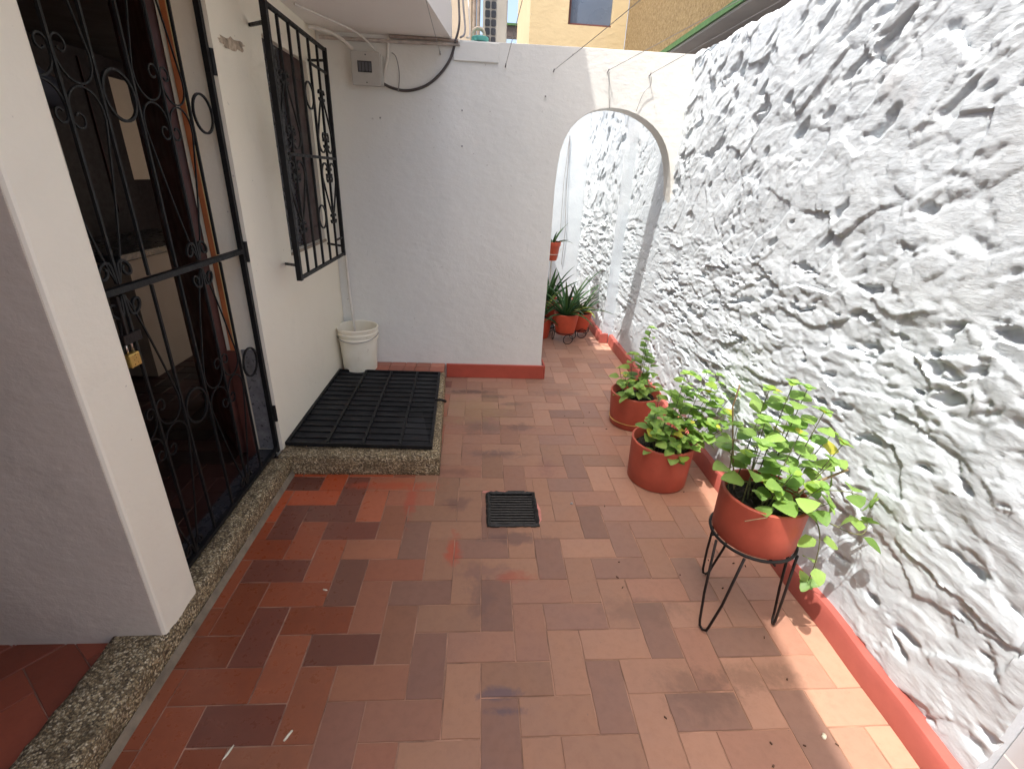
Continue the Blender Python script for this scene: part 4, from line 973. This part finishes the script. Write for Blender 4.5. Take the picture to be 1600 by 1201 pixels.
loop_stand((1.055,4.80,0), .10, .075, 'black wire stand under the right-hand aloe by the skirting')
loop_stand((.735,5.00,0), .11, .10, 'black wire stand under the broad leaved plant behind the front aloe')
ps = thing('pole_stand', 'slim white iron pole holding up the small rimmed pot behind the arch', 'plant stand', loc=(.745,5.08,0))
mb = MB(); mb.tube([(0,0,0.02),(0,0,.725)], .008, 8); mb.build('pole', 'pvc', ps)
mb = MB(); mb.tube([(.066*math.cos(a), .066*math.sin(a), .80) for a in [2*math.pi*k/24 for k in range(24)]], .003, 6, closed=True); mb.tube([(0,0,.73),(.066,0,.76),(.066,0,.80),(.10,0,.86)], .003, 6); mb.tube([(0,0,.73),(-.066,0,.76),(-.066,0,.80)], .003, 6); mb.build('cradle', 'pvc', ps)
mb = MB(); mb.lathe([(0,0.002),(.09,.002),(.085,.014),(0,.02)], 0, 0, 24); mb.build('foot', 'black', ps, smooth=True)

# ------------------------------------------------------------------ small litter on the floor
def chip(name, x, y, L, W, an, lb, cat, mat='white_bits', grp=None):
    mb = MB(); n = 10; q = random.Random(int(x*1000)); top = []; ca, sa = math.cos(an), math.sin(an)
    for k in range(n):
        a = 2*math.pi*k/n; r_ = 1+q.uniform(-.2,.2); u = L*.5*math.cos(a)*r_; v = W*.5*math.sin(a)*r_+.15*W*math.sin(u/L*6); top.append((x+u*ca-v*sa, y+u*sa+v*ca))
    mb.add([(p[0],p[1],.0012) for p in top]+[(p[0],p[1],.0045) for p in top]+[(x,y,.0075)], [(k,(k+1)%n,(k+1)%n+n,k+n) for k in range(n)]+[(k+n,(k+1)%n+n,2*n) for k in range(n)])
    return tag(mb.build(name, mat, smooth='all'), lb, cat, grp)
chip('paper_scrap', -.537,.877,.034,.007,R(62),'thin pale scrap on the floor, the right one of two near the bottom edge','scrap',grp='pale scraps on the tiles')
chip('paper_scrap', -.685,.840,.040,.006,R(68),'thin pale scrap on the floor, the left one of two near the bottom edge','scrap',grp='pale scraps on the tiles')
chip('paper_scrap', -.589,1.409,.022,.006,R(-20),'tiny pale scrap lying on a dark red tile left of centre','scrap',grp='pale scraps on the tiles')
chip('paper_scrap', 1.078,.828,.020,.014,R(10),'small whitish fleck on the floor in front of the plant stand','scrap',grp='pale scraps on the tiles')
chip('pebble', .488,1.948,.016,.012,0,'small grey pebble on the tiles right of the drain','pebble','greycable')
q = random.Random(77)
brown = simple('dead_leaf', (.10,.05,.03), .9)
for k in range(22):
    x = q.uniform(.55, 1.2); y = q.uniform(.72, 1.6) if k < 16 else q.uniform(1.9, 3.0)
    chip('leaf_crumb', x, y, q.uniform(.006,.016), q.uniform(.003,.006), q.uniform(0,3), 'tiny brown dry leaf crumb on the tiles around the potted herbs', 'leaf crumb', brown, 'dry leaf crumbs on the floor')
